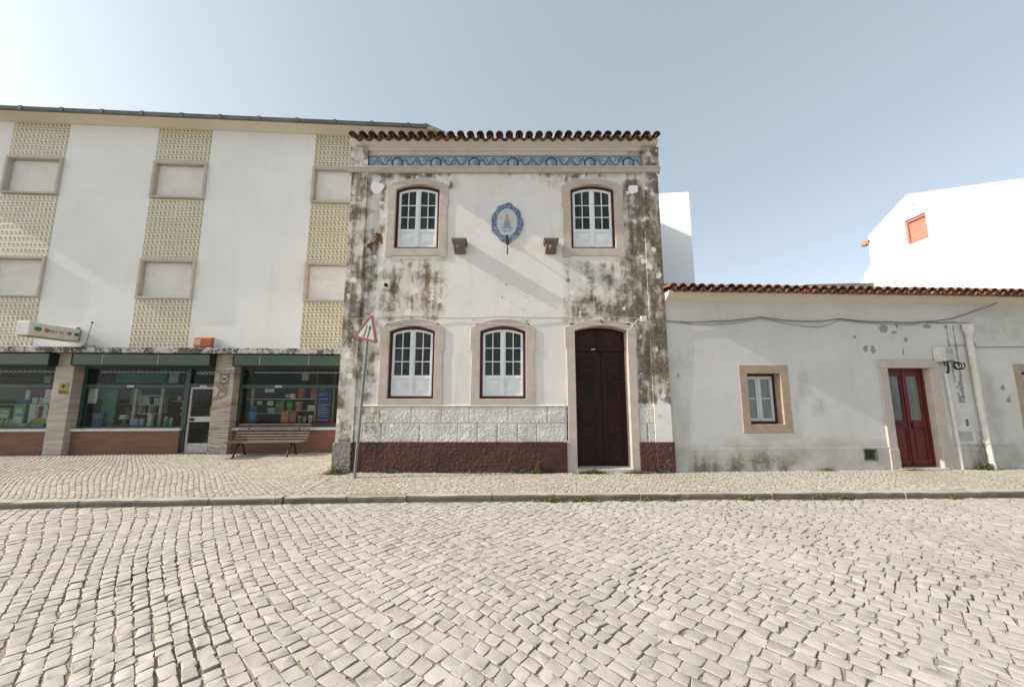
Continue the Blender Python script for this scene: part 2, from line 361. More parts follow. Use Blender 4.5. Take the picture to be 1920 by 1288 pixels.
def marble(name, chev):
    t = T(name); n = t.noise(2.5, 5); x, y, z = t.xyz()
    # veins that fan out: the tilt of the bands swings slowly with height
    tilt = t.M('MULTIPLY', t.M('SINE', t.M('ADD', t.M('MULTIPLY', z, 2.3), 1.2)), .42 if chev else .15)
    v = t.M('ADD', t.M('ADD', z, t.M('MULTIPLY', x, tilt)), t.M('MULTIPLY', t.M('SUBTRACT', n, .5), .12))
    wv = t.noise(6, 5, .65, t.vec(t.M('MULTIPLY', x, .12), t.M('MULTIPLY', y, .3), v)); w2 = t.noise(9, 5, .7, t.vec(t.M('MULTIPLY', x, .2), 3.3, v))
    col = t.mix(t.step(wv, .3, .7), (.46,.41,.35), (.33,.28,.235)); col = t.mix(t.M('MULTIPLY', t.step(w2, .47, .6), .8 if chev else .5), col, (.17,.11,.07) if chev else (.27,.21,.17))
    col = t.mix(t.M('MULTIPLY', t.step(n, .58, .7), .5), col, (.42,.26,.16))
    return t.fin(col, .35, None, .5)
MMarb = marble('pale_veined_marble', False); MMarb2 = marble('brown_veined_marble', True)
def brick_mat():
    t = T('narrow_brick_tile'); n = t.t.nodes.new('ShaderNodeTexBrick'); t.put(n.inputs['Vector'], t.map((1, 1, 1), (R(90), 0, 0)))
    n.inputs['Color1'].default_value = (.25,.115,.065,1); n.inputs['Color2'].default_value = (.18,.075,.045,1); n.inputs['Mortar'].default_value = (.12,.075,.05,1)
    n.inputs['Scale'].default_value = 1; n.inputs['Brick Width'].default_value = .22; n.inputs['Row Height'].default_value = .034; n.inputs['Mortar Size'].default_value = .004
    nn = t.noise(3, 6, .6); col = t.mix(t.M('MULTIPLY', t.step(nn, .45, .75), .5), n.outputs[0], (.15,.1,.07))
    return t.fin(col, .7, t.bump(n.outputs['Fac'], -.5, .004), .3)
MBrick = brick_mat()
def glass_thin():
    t = T('shop_glass'); t.t.nodes.remove(t.b); out = t.t.nodes['Material Output']
    tr = t.t.nodes.new('ShaderNodeBsdfTransparent'); tr.inputs[0].default_value = (.86,.9,.88,1)
    gl = t.t.nodes.new('ShaderNodeBsdfGlossy'); gl.inputs['Roughness'].default_value = .02
    fr = t.t.nodes.new('ShaderNodeFresnel'); ge = t.t.nodes.new('ShaderNodeNewGeometry')   # thin pane: same reflectance from either side
    t.t.links.new(t.M('SUBTRACT', 1.32, t.M('MULTIPLY', ge.outputs['Backfacing'], 1.32-1/1.32)), fr.inputs[0])
    mx = t.t.nodes.new('ShaderNodeMixShader'); t.t.links.new(fr.outputs[0], mx.inputs[0]); t.t.links.new(tr.outputs[0], mx.inputs[1]); t.t.links.new(gl.outputs[0], mx.inputs[2])
    t.t.links.new(mx.outputs[0], out.inputs[0]); return t.m
MShopGlass = glass_thin()
def pane_mat(name, c1, c2, rough=.03, spec=.35):
    t = T(name); n = t.noise(2.5, 4, .5, t.map((2.5, 1, .5))); n2 = t.noise(1.5, 2)
    return t.fin(t.mix(t.step(n, .35, .7), c1, c2), rough, t.bump(n2, .05, .02), spec)
MPane = pane_mat('dark_window_pane', (.02,.023,.021), (.045,.05,.045), .06, .22)
MPaneG = pane_mat('curtained_pane', (.17,.2,.18), (.24,.27,.25))
MPaneD = pane_mat('door_pane', (.1,.115,.11), (.15,.165,.155))
MPaneS = pane_mat('bluish_pane', (.3,.38,.42), (.5,.55,.56))  # pale blue base colour stands in for reflected sky
MMaroon = P('maroon_paint', (.085,.016,.014), (.06,.012,.011), 8, .5, .1)
MRed = P('oxblood_door_paint', (.125,.016,.013), (.085,.012,.01), 5, .5, .12)
MDoor = P('dark_mahogany_paint', (.026,.008,.007), (.017,.006,.005), 4, .5, .12, spec=.2)
MDoorDk = P('door_backing_wood', (.02,.008,.007), (.014,.006,.006), 6, .5, .1)  # slightly darker brown for the board behind the leaves
MSash = P('white_sash_paint', (.74,.75,.74), (.68,.69,.68), 6, .5, .06)
MSash2 = P('grey_white_sash', (.6,.61,.61), (.55,.56,.56), 6, .5, .06)
MBlind = None
def blind_mat(name, c1, c2, pitch):
    t = T(name); x, y, z = t.xyz(); f = t.M('FRACT', t.M('MULTIPLY', z, 1/pitch)); ln = t.step(f, .16, .04); n = t.noise(3, 5)
    col = t.mix(t.step(n, .3, .7), c1, c2); col = t.mix(t.M('MULTIPLY', ln, .45), col, tuple(v*.5 for v in c2))
    return t.fin(col, .6, t.bump(t.M('SINE', t.M('MULTIPLY', f, math.pi)), .7, .008), .3)
MBlind = blind_mat('cream_roller_shutter', (.66,.63,.57), (.62,.585,.52), .047)
MBlindR = blind_mat('orange_roller_shutter', (.56,.2,.14), (.52,.18,.12), .2)
MConc = stone('window_frame_concrete', (.47,.42,.35), (.41,.36,.295), (.24,.2,.155), 7, .003)
MGreen = P('dark_green_metal', (.022,.055,.04), (.018,.045,.033), 3, .4, .04, spec=.5)
MAwn = P('green_awning_housing', (.05,.085,.058), (.045,.075,.05), 1.5, .45, .04, spec=.5)
MAwnDk = P('dark_green_end', (.015,.025,.02), None, 4, .5)
MAlu = P('brushed_aluminium', (.5,.5,.47), (.42,.42,.4), 10, .4, .05, metal=.3)
MGalv = P('galvanised_steel', (.22,.235,.23), (.16,.17,.165), 12, .5, .08, metal=.3)
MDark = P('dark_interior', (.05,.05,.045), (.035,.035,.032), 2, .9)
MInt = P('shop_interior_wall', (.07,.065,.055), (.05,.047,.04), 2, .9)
MIron = P('black_iron', (.02,.018,.016), None, 20, .6, .2)
MPvc = P('old_white_pvc', (.62,.6,.53), (.52,.49,.42), 4, .55, .06)
MBoxW = P('grey_white_plastic', (.6,.61,.58), (.5,.51,.47), 5, .5, .05)
MWood = P('bench_slat_paint', (.2,.15,.125), (.13,.095,.08), 12, .6, .2)
MCable = P('grey_cable', (.2,.19,.17), (.12,.115,.1), 20, .7)
MWire = P('pale_wire', (.42,.4,.36), (.3,.28,.25), 20, .7)
MGutter = stone('grey_fibre_gutter', (.16,.165,.16), (.11,.115,.11), (.06,.06,.055), 8, .004)
MTerr = P('terracotta_edge', (.4,.22,.14), (.32,.17,.1), 6, .8)

# ------------------------------------------------------------------ ground, road, kerb, pavement
KX = [-40, -7.25, -3.41, -2.6, 2.64, 8.1, 40]; KY = [3.9, 5.55, 5.80, 5.86, 6.03, 6.15, 6.8]
def kerb_y(x): return np.interp(x, KX, KY)
def und(x, y): return .012*np.sin(x*1.3+y*.7) + .010*np.sin(y*2.1-x*.6+1) + .006*np.sin(x*3.1+y*2.7)
def und_road(x, y): return und(x, y) * np.clip((kerb_y(x)-y)/.6, 0, 1)

HOLES = [(.55,2.95,.3),(.3,2.75,.2),(1.15,3.6,.3),(-2.75,3.2,.25),(-2.1,2.75,.3),(-3.4,3.6,.4),(2.9,3.4,.25),(.9,3.3,.2),(-1.9,2.45,.2),(3.6,3.2,.25)]   # washed-out joints
def cobbles(name, mat, region, cx, cy, half, pitch, lens, gap, nout, ang, warp, zf, hj, tilt, tall, seed, expo=.34, jit=.13, edge=.007):
    g = np.random.default_rng(seed); us, vs_, hu, hv = [], [], [], []
    n = int(2*half/pitch)
    for i in range(n):
        u = -half + g.uniform(0, .2)
        vj = -half + i*pitch
        while u < half:
            L = g.uniform(*lens); us.append(u+L/2); vs_.append(vj); hu.append((L-gap*g.uniform(.2,1.2))/2); hv.append((pitch-gap*g.uniform(.7,2.0))/2); u += L
    us, vs_, hu, hv = map(np.array, (us, vs_, hu, hv))
    c, s = math.cos(ang), math.sin(ang)
    def toworld(u, v):
        x = cx + c*u - s*v; y = cy + s*u + c*v
        return warp(x, y)
    X, Y = toworld(us, vs_); k = region(X, Y); us, vs_, hu, hv = us[k], vs_[k], hu[k], hv[k]; N = len(us)
    t = (np.arange(nout)+.5)*2*np.pi/nout
    a0 = np.sign(np.cos(t))*np.abs(np.cos(t))**expo; b0 = np.sign(np.sin(t))*np.abs(np.sin(t))**expo
    jc = g.normal(0, jit, (N, 4, 2)); ja = g.normal(0, .055, (N, nout))
    wgt = np.stack([(1-a0)*(1-b0), (1+a0)*(1-b0), (1+a0)*(1+b0), (1-a0)*(1+b0)], 0)/4
    A = (a0[None]*(1+ja) + np.einsum('nk,ko->no', jc[:,:,0], wgt)); B = (b0[None]*(1+ja) + np.einsum('nk,ko->no', jc[:,:,1], wgt))
    X, Y = toworld(us, vs_); loose = np.zeros(N)          # stones rock loose where the joints are washed out
    for ha, hb, hc in HOLES: loose = np.maximum(loose, np.exp(-((X-ha)**2+(Y-hb)**2)/(hc*hc)))
    k = 1+1.3*loose; hj_ = g.normal(0, hj, N)*k; tx = g.normal(0, tilt, N)*k; ty = g.normal(0, tilt, N)*k; shrink = 1-.06*loose
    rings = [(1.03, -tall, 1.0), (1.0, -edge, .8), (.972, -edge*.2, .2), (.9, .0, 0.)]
    V = []; SD = []
    for f, dz, sd_ in rings:
        UU = us[:,None]+A*f*(hu*shrink)[:,None]; VV = vs_[:,None]+B*f*(hv*shrink)[:,None]; X, Y = toworld(UU, VV)
        Z = zf(X, Y) + dz + hj_[:,None] + tx[:,None]*A*f*hu[:,None] + ty[:,None]*B*f*hv[:,None] + g.normal(0, .0012, X.shape)
        V.append(np.stack([X, Y, Z], -1)); SD.append(np.full(X.shape, sd_))
    V = np.stack(V, 1).reshape(-1, 3); SD = np.stack(SD, 1).reshape(-1)
    nr = len(rings); per = nr*nout
    q = []
    for r in range(nr-1):
        for o in range(nout): q.append((r*nout+o, r*nout+(o+1) % nout, (r+1)*nout+(o+1) % nout, (r+1)*nout+o))
    q = np.array(q); base = np.arange(N)*per
    quads = (base[:,None,None]+q[None]).reshape(-1); tops = (base[:,None]+(np.arange(nout)+(nr-1)*nout)[None]).reshape(-1)
    loops = np.concatenate([quads, tops]).astype(np.int32); nq = N*len(q)
    starts = np.concatenate([np.arange(nq)*4, nq*4+np.arange(N)*nout]).astype(np.int32)
    tot = np.concatenate([np.full(nq, 4), np.full(N, nout)]).astype(np.int32)
    me = bpy.data.meshes.new(name); me.vertices.add(len(V)); me.vertices.foreach_set('co', V.astype(np.float32).ravel())
    me.loops.add(len(loops)); me.loops.foreach_set('vertex_index', loops); me.polygons.add(len(starts))
    me.polygons.foreach_set('loop_start', starts); me.polygons.foreach_set('loop_total', tot); me.polygons.foreach_set('use_smooth', np.ones(len(starts), bool))
    me.update(calc_edges=True); me.validate()
    for an, vals in (('tone', np.repeat(g.beta(1.6, 1.6, N), per)), ('side', SD)):
        at = me.attributes.new(an, 'FLOAT', 'POINT'); at.data.foreach_set('value', vals.astype(np.float32))
    me.materials.append(mat); o = bpy.data.objects.new(name, me); COL.objects.link(o); tag(o, kind='structure'); return o

def wroad(x, y): return x + .10*np.sin(y*1.5+x*.35) + .05*np.sin(x*2.3+y*1.1), y + .09*np.sin(x*1.15+.6) + .05*np.sin(x*2.9+y*.8)
cobbles('road', MCob, lambda x, y: (y > 1.3) & (y < kerb_y(x)-.07) & (np.abs(x) < 10.5), 0, 3.6, 12, .109, (.082, .145), .0068, 16, R(-45), wroad, und_road, .0014, .013, .05, 3, .25, .13, .003)
def wpav(x, y): return x + .06*np.sin(y*2.6+x*.9), y + .05*np.sin(x*1.7)
HOUSEX0, HOUSEX1 = -3.47, 3.16
def pav_region(x, y):
    ly = 9.95 + (x+4.7)*math.tan(R(3.6)); ry = 7.55 + (x-3.16)*math.tan(R(3))
    front = np.where(x < HOUSEX0, ly, np.where(x < HOUSEX1, 7.5, ry))
    strip = (np.abs(x - np.interp(y, [5.7, 7.4], [-3.30, -3.37])) < .06) & (y < 7.5)
    return (y > kerb_y(x)+.17) & (y < front-.03) & (x > -12.5) & (x < 11) & ~strip
PZ = .086
def pav_z(x, y): return .3*und(x, y) + .022*np.clip((y-kerb_y(x)-.15)/1.4, 0, 1.6)
cobbles('pavement', MCobS, pav_region, 0, 7.5, 13.5, .07, (.052, .09), .007, 8, R(-45), wpav, lambda x, y: PZ + pav_z(x, y), .0012, .03, .03, 5, .34, .17, .003)
MB().box(-200, 200, -120, 300, -.5, -.10).build('ground', MFar).__setitem__('kind', 'structure')
def sheet(name, mat, x0, x1, nx, y0f, y1f, z, ny=12, zf=None):
    xs = np.linspace(x0, x1, nx); vs = []
    for x in xs:
        a, b = y0f(x), y1f(x)
        for j in range(ny): 
            y = a+(b-a)*j/(ny-1); vs.append((float(x), float(y), float(z + (zf(x, y) if zf else 0))))
    fs = [(i*ny+j, (i+1)*ny+j, (i+1)*ny+j+1, i*ny+j+1) for i in range(nx-1) for j in range(ny-1)]
    o = MB().add(vs, fs).build(name, mat, fix=False, smooth='all'); return tag(o, kind='structure')
def bed_z(x, y): return und_road(x, y) - .015*sum(math.exp(-((x-a)**2+(y-b_)**2)/(c*c)) for a, b_, c in HOLES)
sheet('road_bed', MSand, -30, 30, 400, lambda x: -6, lambda x: kerb_y(x)+.02, -.0068, 120, bed_z)
sheet('pavement_bed', MSand2, -30, 30, 120, lambda x: kerb_y(x)+.03, lambda x: 10.6 if x < -2 else 8.6, PZ-.0055, 30, pav_z)
# kerb: separate long stones, one slightly open joint at the channel slab
kb = MB(); x = -14.0; g = random.Random(4)
while x < 13:
    L = g.uniform(.75, 1.35)
    if x < -3.38 < x+L: L = -3.38-x
    x2 = x+L; gap = .012
    dz = g.uniform(-.006, .006); dy = g.uniform(-.008, .008)
    if abs(x2+3.38) < .01: gap = .05
    n = 7
    for i in range(n):      # subdivided so that the arris can be chipped
        pass
    xs = np.linspace(x, x2-gap, n); ring = []
    for xx in xs:
        y0 = float(kerb_y(xx))+dy; c = g.uniform(-.004, .004)
        ring += [(xx, y0-.004, -.06), (xx, y0+c, PZ-.03+dz), (xx, y0+.012+c, PZ-.006+dz+c), (xx, y0+.03, PZ+.002+dz), (xx, y0+.155, PZ+.002+dz), (xx, y0+.155, -.06)]
    fs = [(i*6+k, i*6+(k+1) % 6, (i+1)*6+(k+1) % 6, (i+1)*6+k) for i in range(n-1) for k in range(6)] + [tuple(range(6)), tuple(range((n-1)*6, n*6))]
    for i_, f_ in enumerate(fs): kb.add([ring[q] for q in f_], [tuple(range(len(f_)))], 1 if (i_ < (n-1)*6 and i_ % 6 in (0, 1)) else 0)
    x = x2
MKerbF = stone('shaded_kerb_face', (.15,.135,.1), (.095,.085,.062), (.05,.05,.03), 6, .006)  # shade of the kerb's front painted in as a darker stone colour
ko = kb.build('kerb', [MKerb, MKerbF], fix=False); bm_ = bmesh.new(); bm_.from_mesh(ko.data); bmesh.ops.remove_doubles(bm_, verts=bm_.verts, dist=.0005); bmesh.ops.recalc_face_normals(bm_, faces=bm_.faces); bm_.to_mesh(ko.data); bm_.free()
tag(ko, kind='structure')
ch = MB(); ch.add([(-3.36,5.97,PZ-.03),(-3.25,5.97,PZ-.03),(-3.32,7.38,PZ-.03),(-3.43,7.38,PZ-.03),(-3.36,5.97,PZ+.004),(-3.25,5.97,PZ+.004),(-3.32,7.38,PZ+.026),(-3.43,7.38,PZ+.026)],
       [(0,3,2,1),(4,5,6,7),(0,1,5,4),(1,2,6,5),(2,3,7,6),(3,0,4,7)])
tag(ch.build('pavement_strip', MKerb), kind='structure')

# ------------------------------------------------------------------ clay tile eaves
def tile_roof(name, mat, parent, x0, x1, pitch, y_e, z_e, slope, rows, r, seed):
    g = random.Random(seed); vs, fs, tone = [], [], []; th = .015; L = .40; n = 7
    cs, sn = math.cos(R(slope)), math.sin(R(slope)); k = int(round((x1-x0)/pitch)); pitch = (x1-x0)/k
    def tile(cx, along, lift, rad, up, tn):
        o = len(vs); jx = g.uniform(-.006, .006); jl = g.uniform(-.012, .012); jz = g.uniform(-.006, .006)
        for e, (al, rr) in enumerate(((along+jl, rad), (along+L+jl, rad*.86))):
            for lay in (0, 1):
                q = rr - th*lay
                for i in range(n+1):
                    t = math.pi*i/n; dx = math.cos(t)*q; dz = math.sin(t)*q*(1 if up else -1)*.92
                    y, z = y_e + al*cs - (lift+dz)*sn, z_e + al*sn + (lift+dz+jz)*cs
                    if e == 1: z -= 0.012
                    vs.append((cx+jx+dx, y, z)); tone.append(tn)
        m = n+1; A, B, C, D = o, o+m, o+2*m, o+3*m      # near outer, near inner, far outer, far inner
        for i in range(n):
            fs.append((A+i, A+i+1, C+i+1, C+i)); fs.append((B+i, D+i, D+i+1, B+i+1)); fs.append((A+i, B+i, B+i+1, A+i+1))
        fs.append((A, C, D, B)); fs.append((A+n, B+n, D+n, C+n))
    for row in range(rows):
        for i in range(k+1):
            xc = x0+i*pitch; tile(xc, row*.34, .085+.016*(row > 0), r, True, g.betavariate(1.3, 1.3))
            if i < k: tile(xc+pitch/2, row*.34-.035, .07+.012*(row > 0), r*1.12, False, g.betavariate(1.3, 1.3))
    mb = MB().add(vs, fs); o = mb.build(name, mat, parent, smooth=True, fix=True)
    at = o.data.attributes.new('tone', 'FLOAT', 'POINT'); at.data.foreach_set('value', tone); return o

# ------------------------------------------------------------------ arched openings and casements
def arch(x0, x1, z0, zs, za, n=10):
    """outline: bottom-left, bottom-right, then the segmental arch from right spring to left spring"""
    c = (x0+x1)/2; h = (x1-x0)/2; r = za-zs
    if r <= 0: return [(x0, z0), (x1, z0), (x1, zs), (x0, zs)]
    rad = (h*h+r*r)/(2*r); cz = za-rad; a = math.asin(h/rad)
    return [(x0, z0), (x1, z0)] + [(c+rad*math.sin(a-2*a*i/n), cz+rad*math.cos(a-2*a*i/n)) for i in range(n+1)]
def inset_arch(x0, x1, z0, zs, za, d, n=10): return arch(x0+d, x1-d, z0+d, zs-d*.4, za-d, n)

# ================================================================== CORNER HOUSE
H = thing('corner_house', 'two storey old house with blackened limewash, blue tile frieze and clay tile eaves', 'house', HF.loc)
WB = dict(grime=None)
UP = [(-2.03, 'u'), (1.73, 'u')]; LO = [(-2.04, 'l'), (-.185, 'l')]
WIN = [(c, .47, 4.66, 5.99, 6.09) for c, _ in UP] + [(c, .465, 1.52, 2.885, 2.99) for c, _ in LO]
holes = [(c-h-.08, c+h+.08, z0-.08, za+.06) for c, h, z0, zs, za in WIN]
DX0, DX1 = 1.28, 2.35
holes.append((DX0-.08, DX1+.08, -1, 3.05))
nzv = lambda X, Z, s, k=0: np.array([mnoise.noise(Vector((float(x)*s+k, 3.1+k, float(z)*s))) for x, z in zip(X, Z)])
def h_grime(X, Z):
    g = np.zeros_like(X)
    def b(x0, x1, z0, z1, s, f=.25): nonlocal g; g = np.maximum(g, s*softbox(X, Z, x0, x1, z0, z1, f))
    b(-3.6, -3.14, 1.3, 6.5, .62, .1); b(-3.5, -3.1, .6, 1.4, .5, .1); b(-3.6, -3.1, 6.5, 7.2, .42, .2)
    b(-3.2, -2.98, 1.5, 6.4, .74, .25); b(-3.15, -2.62, 1.4, 6.4, .54, .3); b(-3.15, -1.3, 6.2, 6.6, .74, .25); b(-1.4, .9, 6.24, 6.55, .46, .25); b(.6, 2.9, 6.15, 6.55, .56, .3); b(-1.4, -1.1, 5.9, 6.5, .5, .3); b(.75, 1.1, 5.95, 6.5, .5, .3)
    b(-3.1, -1.36, 3.2, 4.5, .5, .2); b(-2.6, -2.2, 3.3, 4.3, .52, .5); b(-3.1, -2.5, 3.2, 4.2, .55, .3); b(-2.8, -1.5, 3.08, 3.25, .62, .15)
    b(-3.1, -2.6, 1.4, 2.6, .52, .3); b(-3.2, -2.3, .68, 1.45, .42, .4); b(-2.2, -1.2, .7, 1.35, .2, .5)
    b(2.36, 2.9, 3.0, 6.3, .74, .25); b(2.8, 3.2, 3.0, 7.2, .76, .1); b(1.15, 2.8, 3.05, 3.75, .66, .35); b(1.08, 2.8, 3.1, 4.45, .5, .2); b(2.0, 2.5, 3.2, 4.4, .6, .5)
    b(2.45, 3.2, 1.4, 3.1, .74, .15); b(2.45, 3.2, .7, 1.4, .25, .2); b(2.5, 3.2, 6.5, 7.2, .6, .4)
    b(-.9, .5, 3.06, 3.16, .5, .12); b(1.0, 2.6, 3.02, 3.2, .5, .15)
    return g
def h_brown(X, Z): return .75*softbox(X, Z, -1.95, -1.62, 3.3, 4.25, .35) + .45*softbox(X, Z, 2.5, 3.2, 6.6, 7.1, .3) + .3*softbox(X, Z, -3.5, -3.1, 2.4, 3.6, .3)
def h_rust(X, Z): return np.maximum(.8*np.exp(-(((X+2.84)/.13)**2+((Z-4.86)/.2)**2)), .8*np.exp(-(((X+3.0)/.1)**2+((Z-4.72)/.14)**2)))
def h_peel(X, Z): return .0*X
def h_patch(X, Z):
    w_ = .04*np.sin(X*23+Z*9)
    return np.maximum(np.clip(1.5-np.hypot((X+2.92)/.15, (Z-6.04)/.13)-w_*4, 0, 1), np.clip(1.5-np.maximum(np.abs(X-2.62)/.1, np.abs(Z-6.0)/.09)-w_, 0, 1))
HA = dict(grime=h_grime, brown=h_brown, rust=h_rust, peel=h_peel, patch=h_patch)
body = MB(); body.box(-3.42, 3.13, .36, 2.3, .1, 6.95); body.box(-3.42, 3.13, .34, .36, 3.1, 4.4)
body.build('rear_walls', MPl, H)
grid_wall('wall', MPl, H, -3.14, 2.82, 1.37, 6.9, .045, holes, .35, HA)
# inner dark backs behind the openings
grid_wall('pilaster', MPl, H, -3.47, -3.13, .1, 6.9, .045, (), .4, HA, -.035)
grid_wall('pilaster', MPl, H, 2.82, 3.155, .1, 6.9, .045, (), .4, HA, -.035)
def rough(amp, s, k): 
    def f(X, Z):
        o = np.zeros(X.shape)
        for j in range(X.shape[0]):
            for i in range(X.shape[1]):
                v = Vector((X[j,i]*s+k, k, Z[j,i]*s)); o[j,i] = mnoise.noise(v)*.65 + mnoise.noise(v*2.3)*.45 + mnoise.noise(v*5)*.2
        return -np.abs(o)*amp*1.6 + amp*.3
    return f
rows = [(1.03, 1.37, [-3.12, -2.62, -2.0, -1.4, -.85, -.07, .71, 1.07]), (.68, 1.03, [-3.12, -2.95, -2.58, -1.83, -1.07, -.68, -.29, .11, .49, 1.07]),
        (1.03, 1.37, [2.53, 2.82]), (.68, 1.03, [2.53, 2.68, 2.82])]
def base_relief(X, Z):
    o = rough(.010, 19, 4)(X, Z)
    for z0, z1, xs_ in rows:
        inrow = (Z >= z0-1e-6) & (Z <= z1+1e-6)
        for a in xs_: o = np.where(inrow & (np.abs(X-a) < .008), .012, o)
    o = np.where((np.abs(Z-1.03) < .008) | (np.abs(Z-1.362) < .008), .012, o); return o
def joint(X, Z):
    o = np.where((np.abs(Z-1.03) < .008) | (np.abs(Z-1.362) < .006), .55, 0)
    for z0, z1, xs_ in rows:
        for a in xs_: o = np.where((Z >= z0) & (Z <= z1) & (np.abs(X-a) < .008), .52, o)
    return o
for xa, xb in ((-3.125, 1.08), (2.52, 2.815)):
    grid_wall('base_course', MPl, H, xa, xb, .68, 1.372, .0125, (), .1, dict(HA, peel=joint, damp=lambda X, Z: .42+0*X), -.016, base_relief)
MB().profx([(-.02, 1.37), (-.03, 1.385), (-.01, 1.40), (.05, 1.40), (.05, 1.37)], -3.125, 1.06).build('base_moulding', MPl, H)
HP = dict(grime=lambda X, Z: .8*softbox(X, Z, -3.6, -3.12, -.2, .9, .1) + .4*softbox(X, Z, 2.84, 3.2, 0, .75, .2))
for xa, xb, yy in ((-3.5, -3.13, -.075), (-3.13, 1.08, -.05), (2.5, 2.83, -.05), (2.83, 3.175, -.07)):
    grid_wall('plinth', MPlinth, H, xa, xb, .06, .68, .0125, (), .15, HP, yy, rough(.013, 14, 9))
# string course, frieze, top band, cornice
MB().profx([(-.055, 6.37), (-.07, 6.40), (-.07, 6.44), (-.09, 6.46), (-.09, 6.49), (-.03, 6.505), (.1, 6.505), (.1, 6.36), (-.03, 6.36)], -3.545, 3.2).build('string_course', MStone, H)
MB().box(-3.16, 2.825, -.012, .05, 6.515, 6.755).build('tile_frieze', MFrieze, H)
MB().profx([(-.03, 6.76), (-.03, 6.785), (.05, 6.785), (.05, 6.76)], -3.165, 2.83).build('frieze_lip', MStone, H)
MB().profx([(-.045, 6.88), (-.06, 6.91), (-.10, 6.93), (-.16, 6.95), (-.21, 6.985), (-.23, 7.0), (-.23, 7.03), (.36, 7.03), (.36, 6.88)], -3.47, 3.13).build('cornice', MPl, H)
for xa, xb, sg in ((-3.5, -3.13, -1), (2.82, 3.185, 1)):       # flared heads of the two corner pilasters
    c = MB(); n = 6
    prof = [(-.045-.11*(i/n)**2, 6.5+.38*i/n, -.03*(i/n)**2) for i in range(n+1)]
    vs = []
    for y, z, e in prof: vs += [(xa-(e if sg < 0 else 0), y, z), (xb+(e if sg > 0 else 0), y, z), (xb+(e if sg > 0 else 0), .1, z), (xa-(e if sg < 0 else 0), .1, z)]
    fs = [(i*4+k, i*4+(k+1) % 4, i*4+4+(k+1) % 4, i*4+4+k) for i in range(n) for k in range(4)] + [(0,1,2,3), (n*4, n*4+1, n*4+2, n*4+3)]
    o = c.add(vs, fs).build('pilaster_head', MPl, H)
    at = o.data.attributes.new('grime', 'FLOAT', 'POINT'); at.data.foreach_set('value', [.5 if sg < 0 else .75]*len(o.data.vertices))
rf = tile_roof('roof', MRoof, H, -3.36, 3.05, .208, -.34, 6.94, 20, 6, .08, 21)
MB().add([(-3.4,-.18,7.02),(3.08,-.18,7.02),(3.2,2.3,7.85),(-3.5,2.3,7.85),(-3.5,2.3,7.0),(3.2,2.3,7.0)], [(0,1,2,3),(0,3,4),(1,5,2),(3,2,5,4),(0,4,5,1)]).build('roof_deck', MDark, H)

def house_window(c, h, z0, zs, za, lower):
    x0, x1 = c-h, c+h
    w_ = MB(); w_.prism(arch(x0, x1, z0, zs, za), .045, .13, [inset_arch(x0, x1, z0, zs, za, .05)])
    W = w_.build('window', MMaroon, H, bevel=.004)
    # stone surround with ears at the head and feet at the sill
    o = .165; e = .028; t_ = zs+.16; at_ = za+.15; ez = zs-.38
    outer = [(x0-o-.02, z0-.20), (x0-o+.12, z0-.20), (x0-o+.12, z0-.165), (x1+o-.12, z0-.165), (x1+o-.12, z0-.20), (x1+o+.02, z0-.20), (x1+o, ez-.06), (x1+o+e, ez), (x1+o+e, zs+.03)]
    A = arch(x0-o-e, x1+o+e, z0, zs+.07, at_, 10)[2:]; outer = outer[:-1] + A + [(x0-o-e, ez), (x0-o, ez-.06)]
    sr = MB().prism(outer, -.022, .2, [arch(x0, x1, z0, zs, za)]).build('surround', MStone, W, bevel=.008)
    # two casements
    i0 = inset_arch(x0, x1, z0, zs, za, .05); d = .05
    mid = c; zp = z0+.05
    f = MB(); full = inset_arch(x0, x1, z0, zs, za, .053); top = lambda x, ins: za-ins-((za-zs)*((x-c)/h)**2)
    for sg in (-1, 1):
        xa, xb = (x0+.053, c-.006) if sg < 0 else (c+.006, x1-.053)
        st = .048; n = 6
        def outl(a, b, zb, ins): return [(a, zb), (b, zb)] + [(b+(a-b)*i/n, top(b+(a-b)*i/n, ins)) for i in range(n+1)]
        zpan = z0+.30*(zs-z0)
        f.prism(outl(xa, xb, zp, .055), .06, .10, [outl(xa+st, xb-st, zpan+.06, .055+st), [(xa+st, zp+.05), (xb-st, zp+.05), (xb-st, zpan-.005), (xa+st, zpan-.005)]])
        f.box(xa+st-.002, xb-st+.002, .078, .09, zp+.045, zpan)                          # sunk bottom panel with raised field
        f.prism([(xa+st+.05, zp+.1), (xb-st-.05, zp+.1), (xb-st-.05, zpan-.055), (xa+st+.05, zpan-.055)], .069, .079)
        f.prism([(xa+st+.09, zp+.135), (xb-st-.09, zp+.135), (xb-st-.09, zpan-.09), (xa+st+.09, zpan-.09)], .062, .07)
        xm = (xa+xb)/2; f.box(xm-.0095, xm+.0095, .066, .095, zpan+.06, top(xm, .055+st)+.01)
        for q in (1, 2):
            zz = zpan+.06+(zs-.1-zpan-.02)*q/3; f.box(xa+st-.004, xb-st+.004, .067, .094, zz-.0095, zz+.0095)
    f.box(c-.022, c+.022, .048, .075, zp+.005, za-.075)                                   # meeting stile
    f.build('casement', MSash, W, bevel=.003)
    g_ = MB(); g_.prism(inset_arch(x0, x1, z0, zs, za, .07), .086, .092); g_.build('pane', MPane, W)
    return W
for k, (c, h, z0, zs, za) in enumerate(WIN): house_window(c, h, z0, zs, za, k > 1)

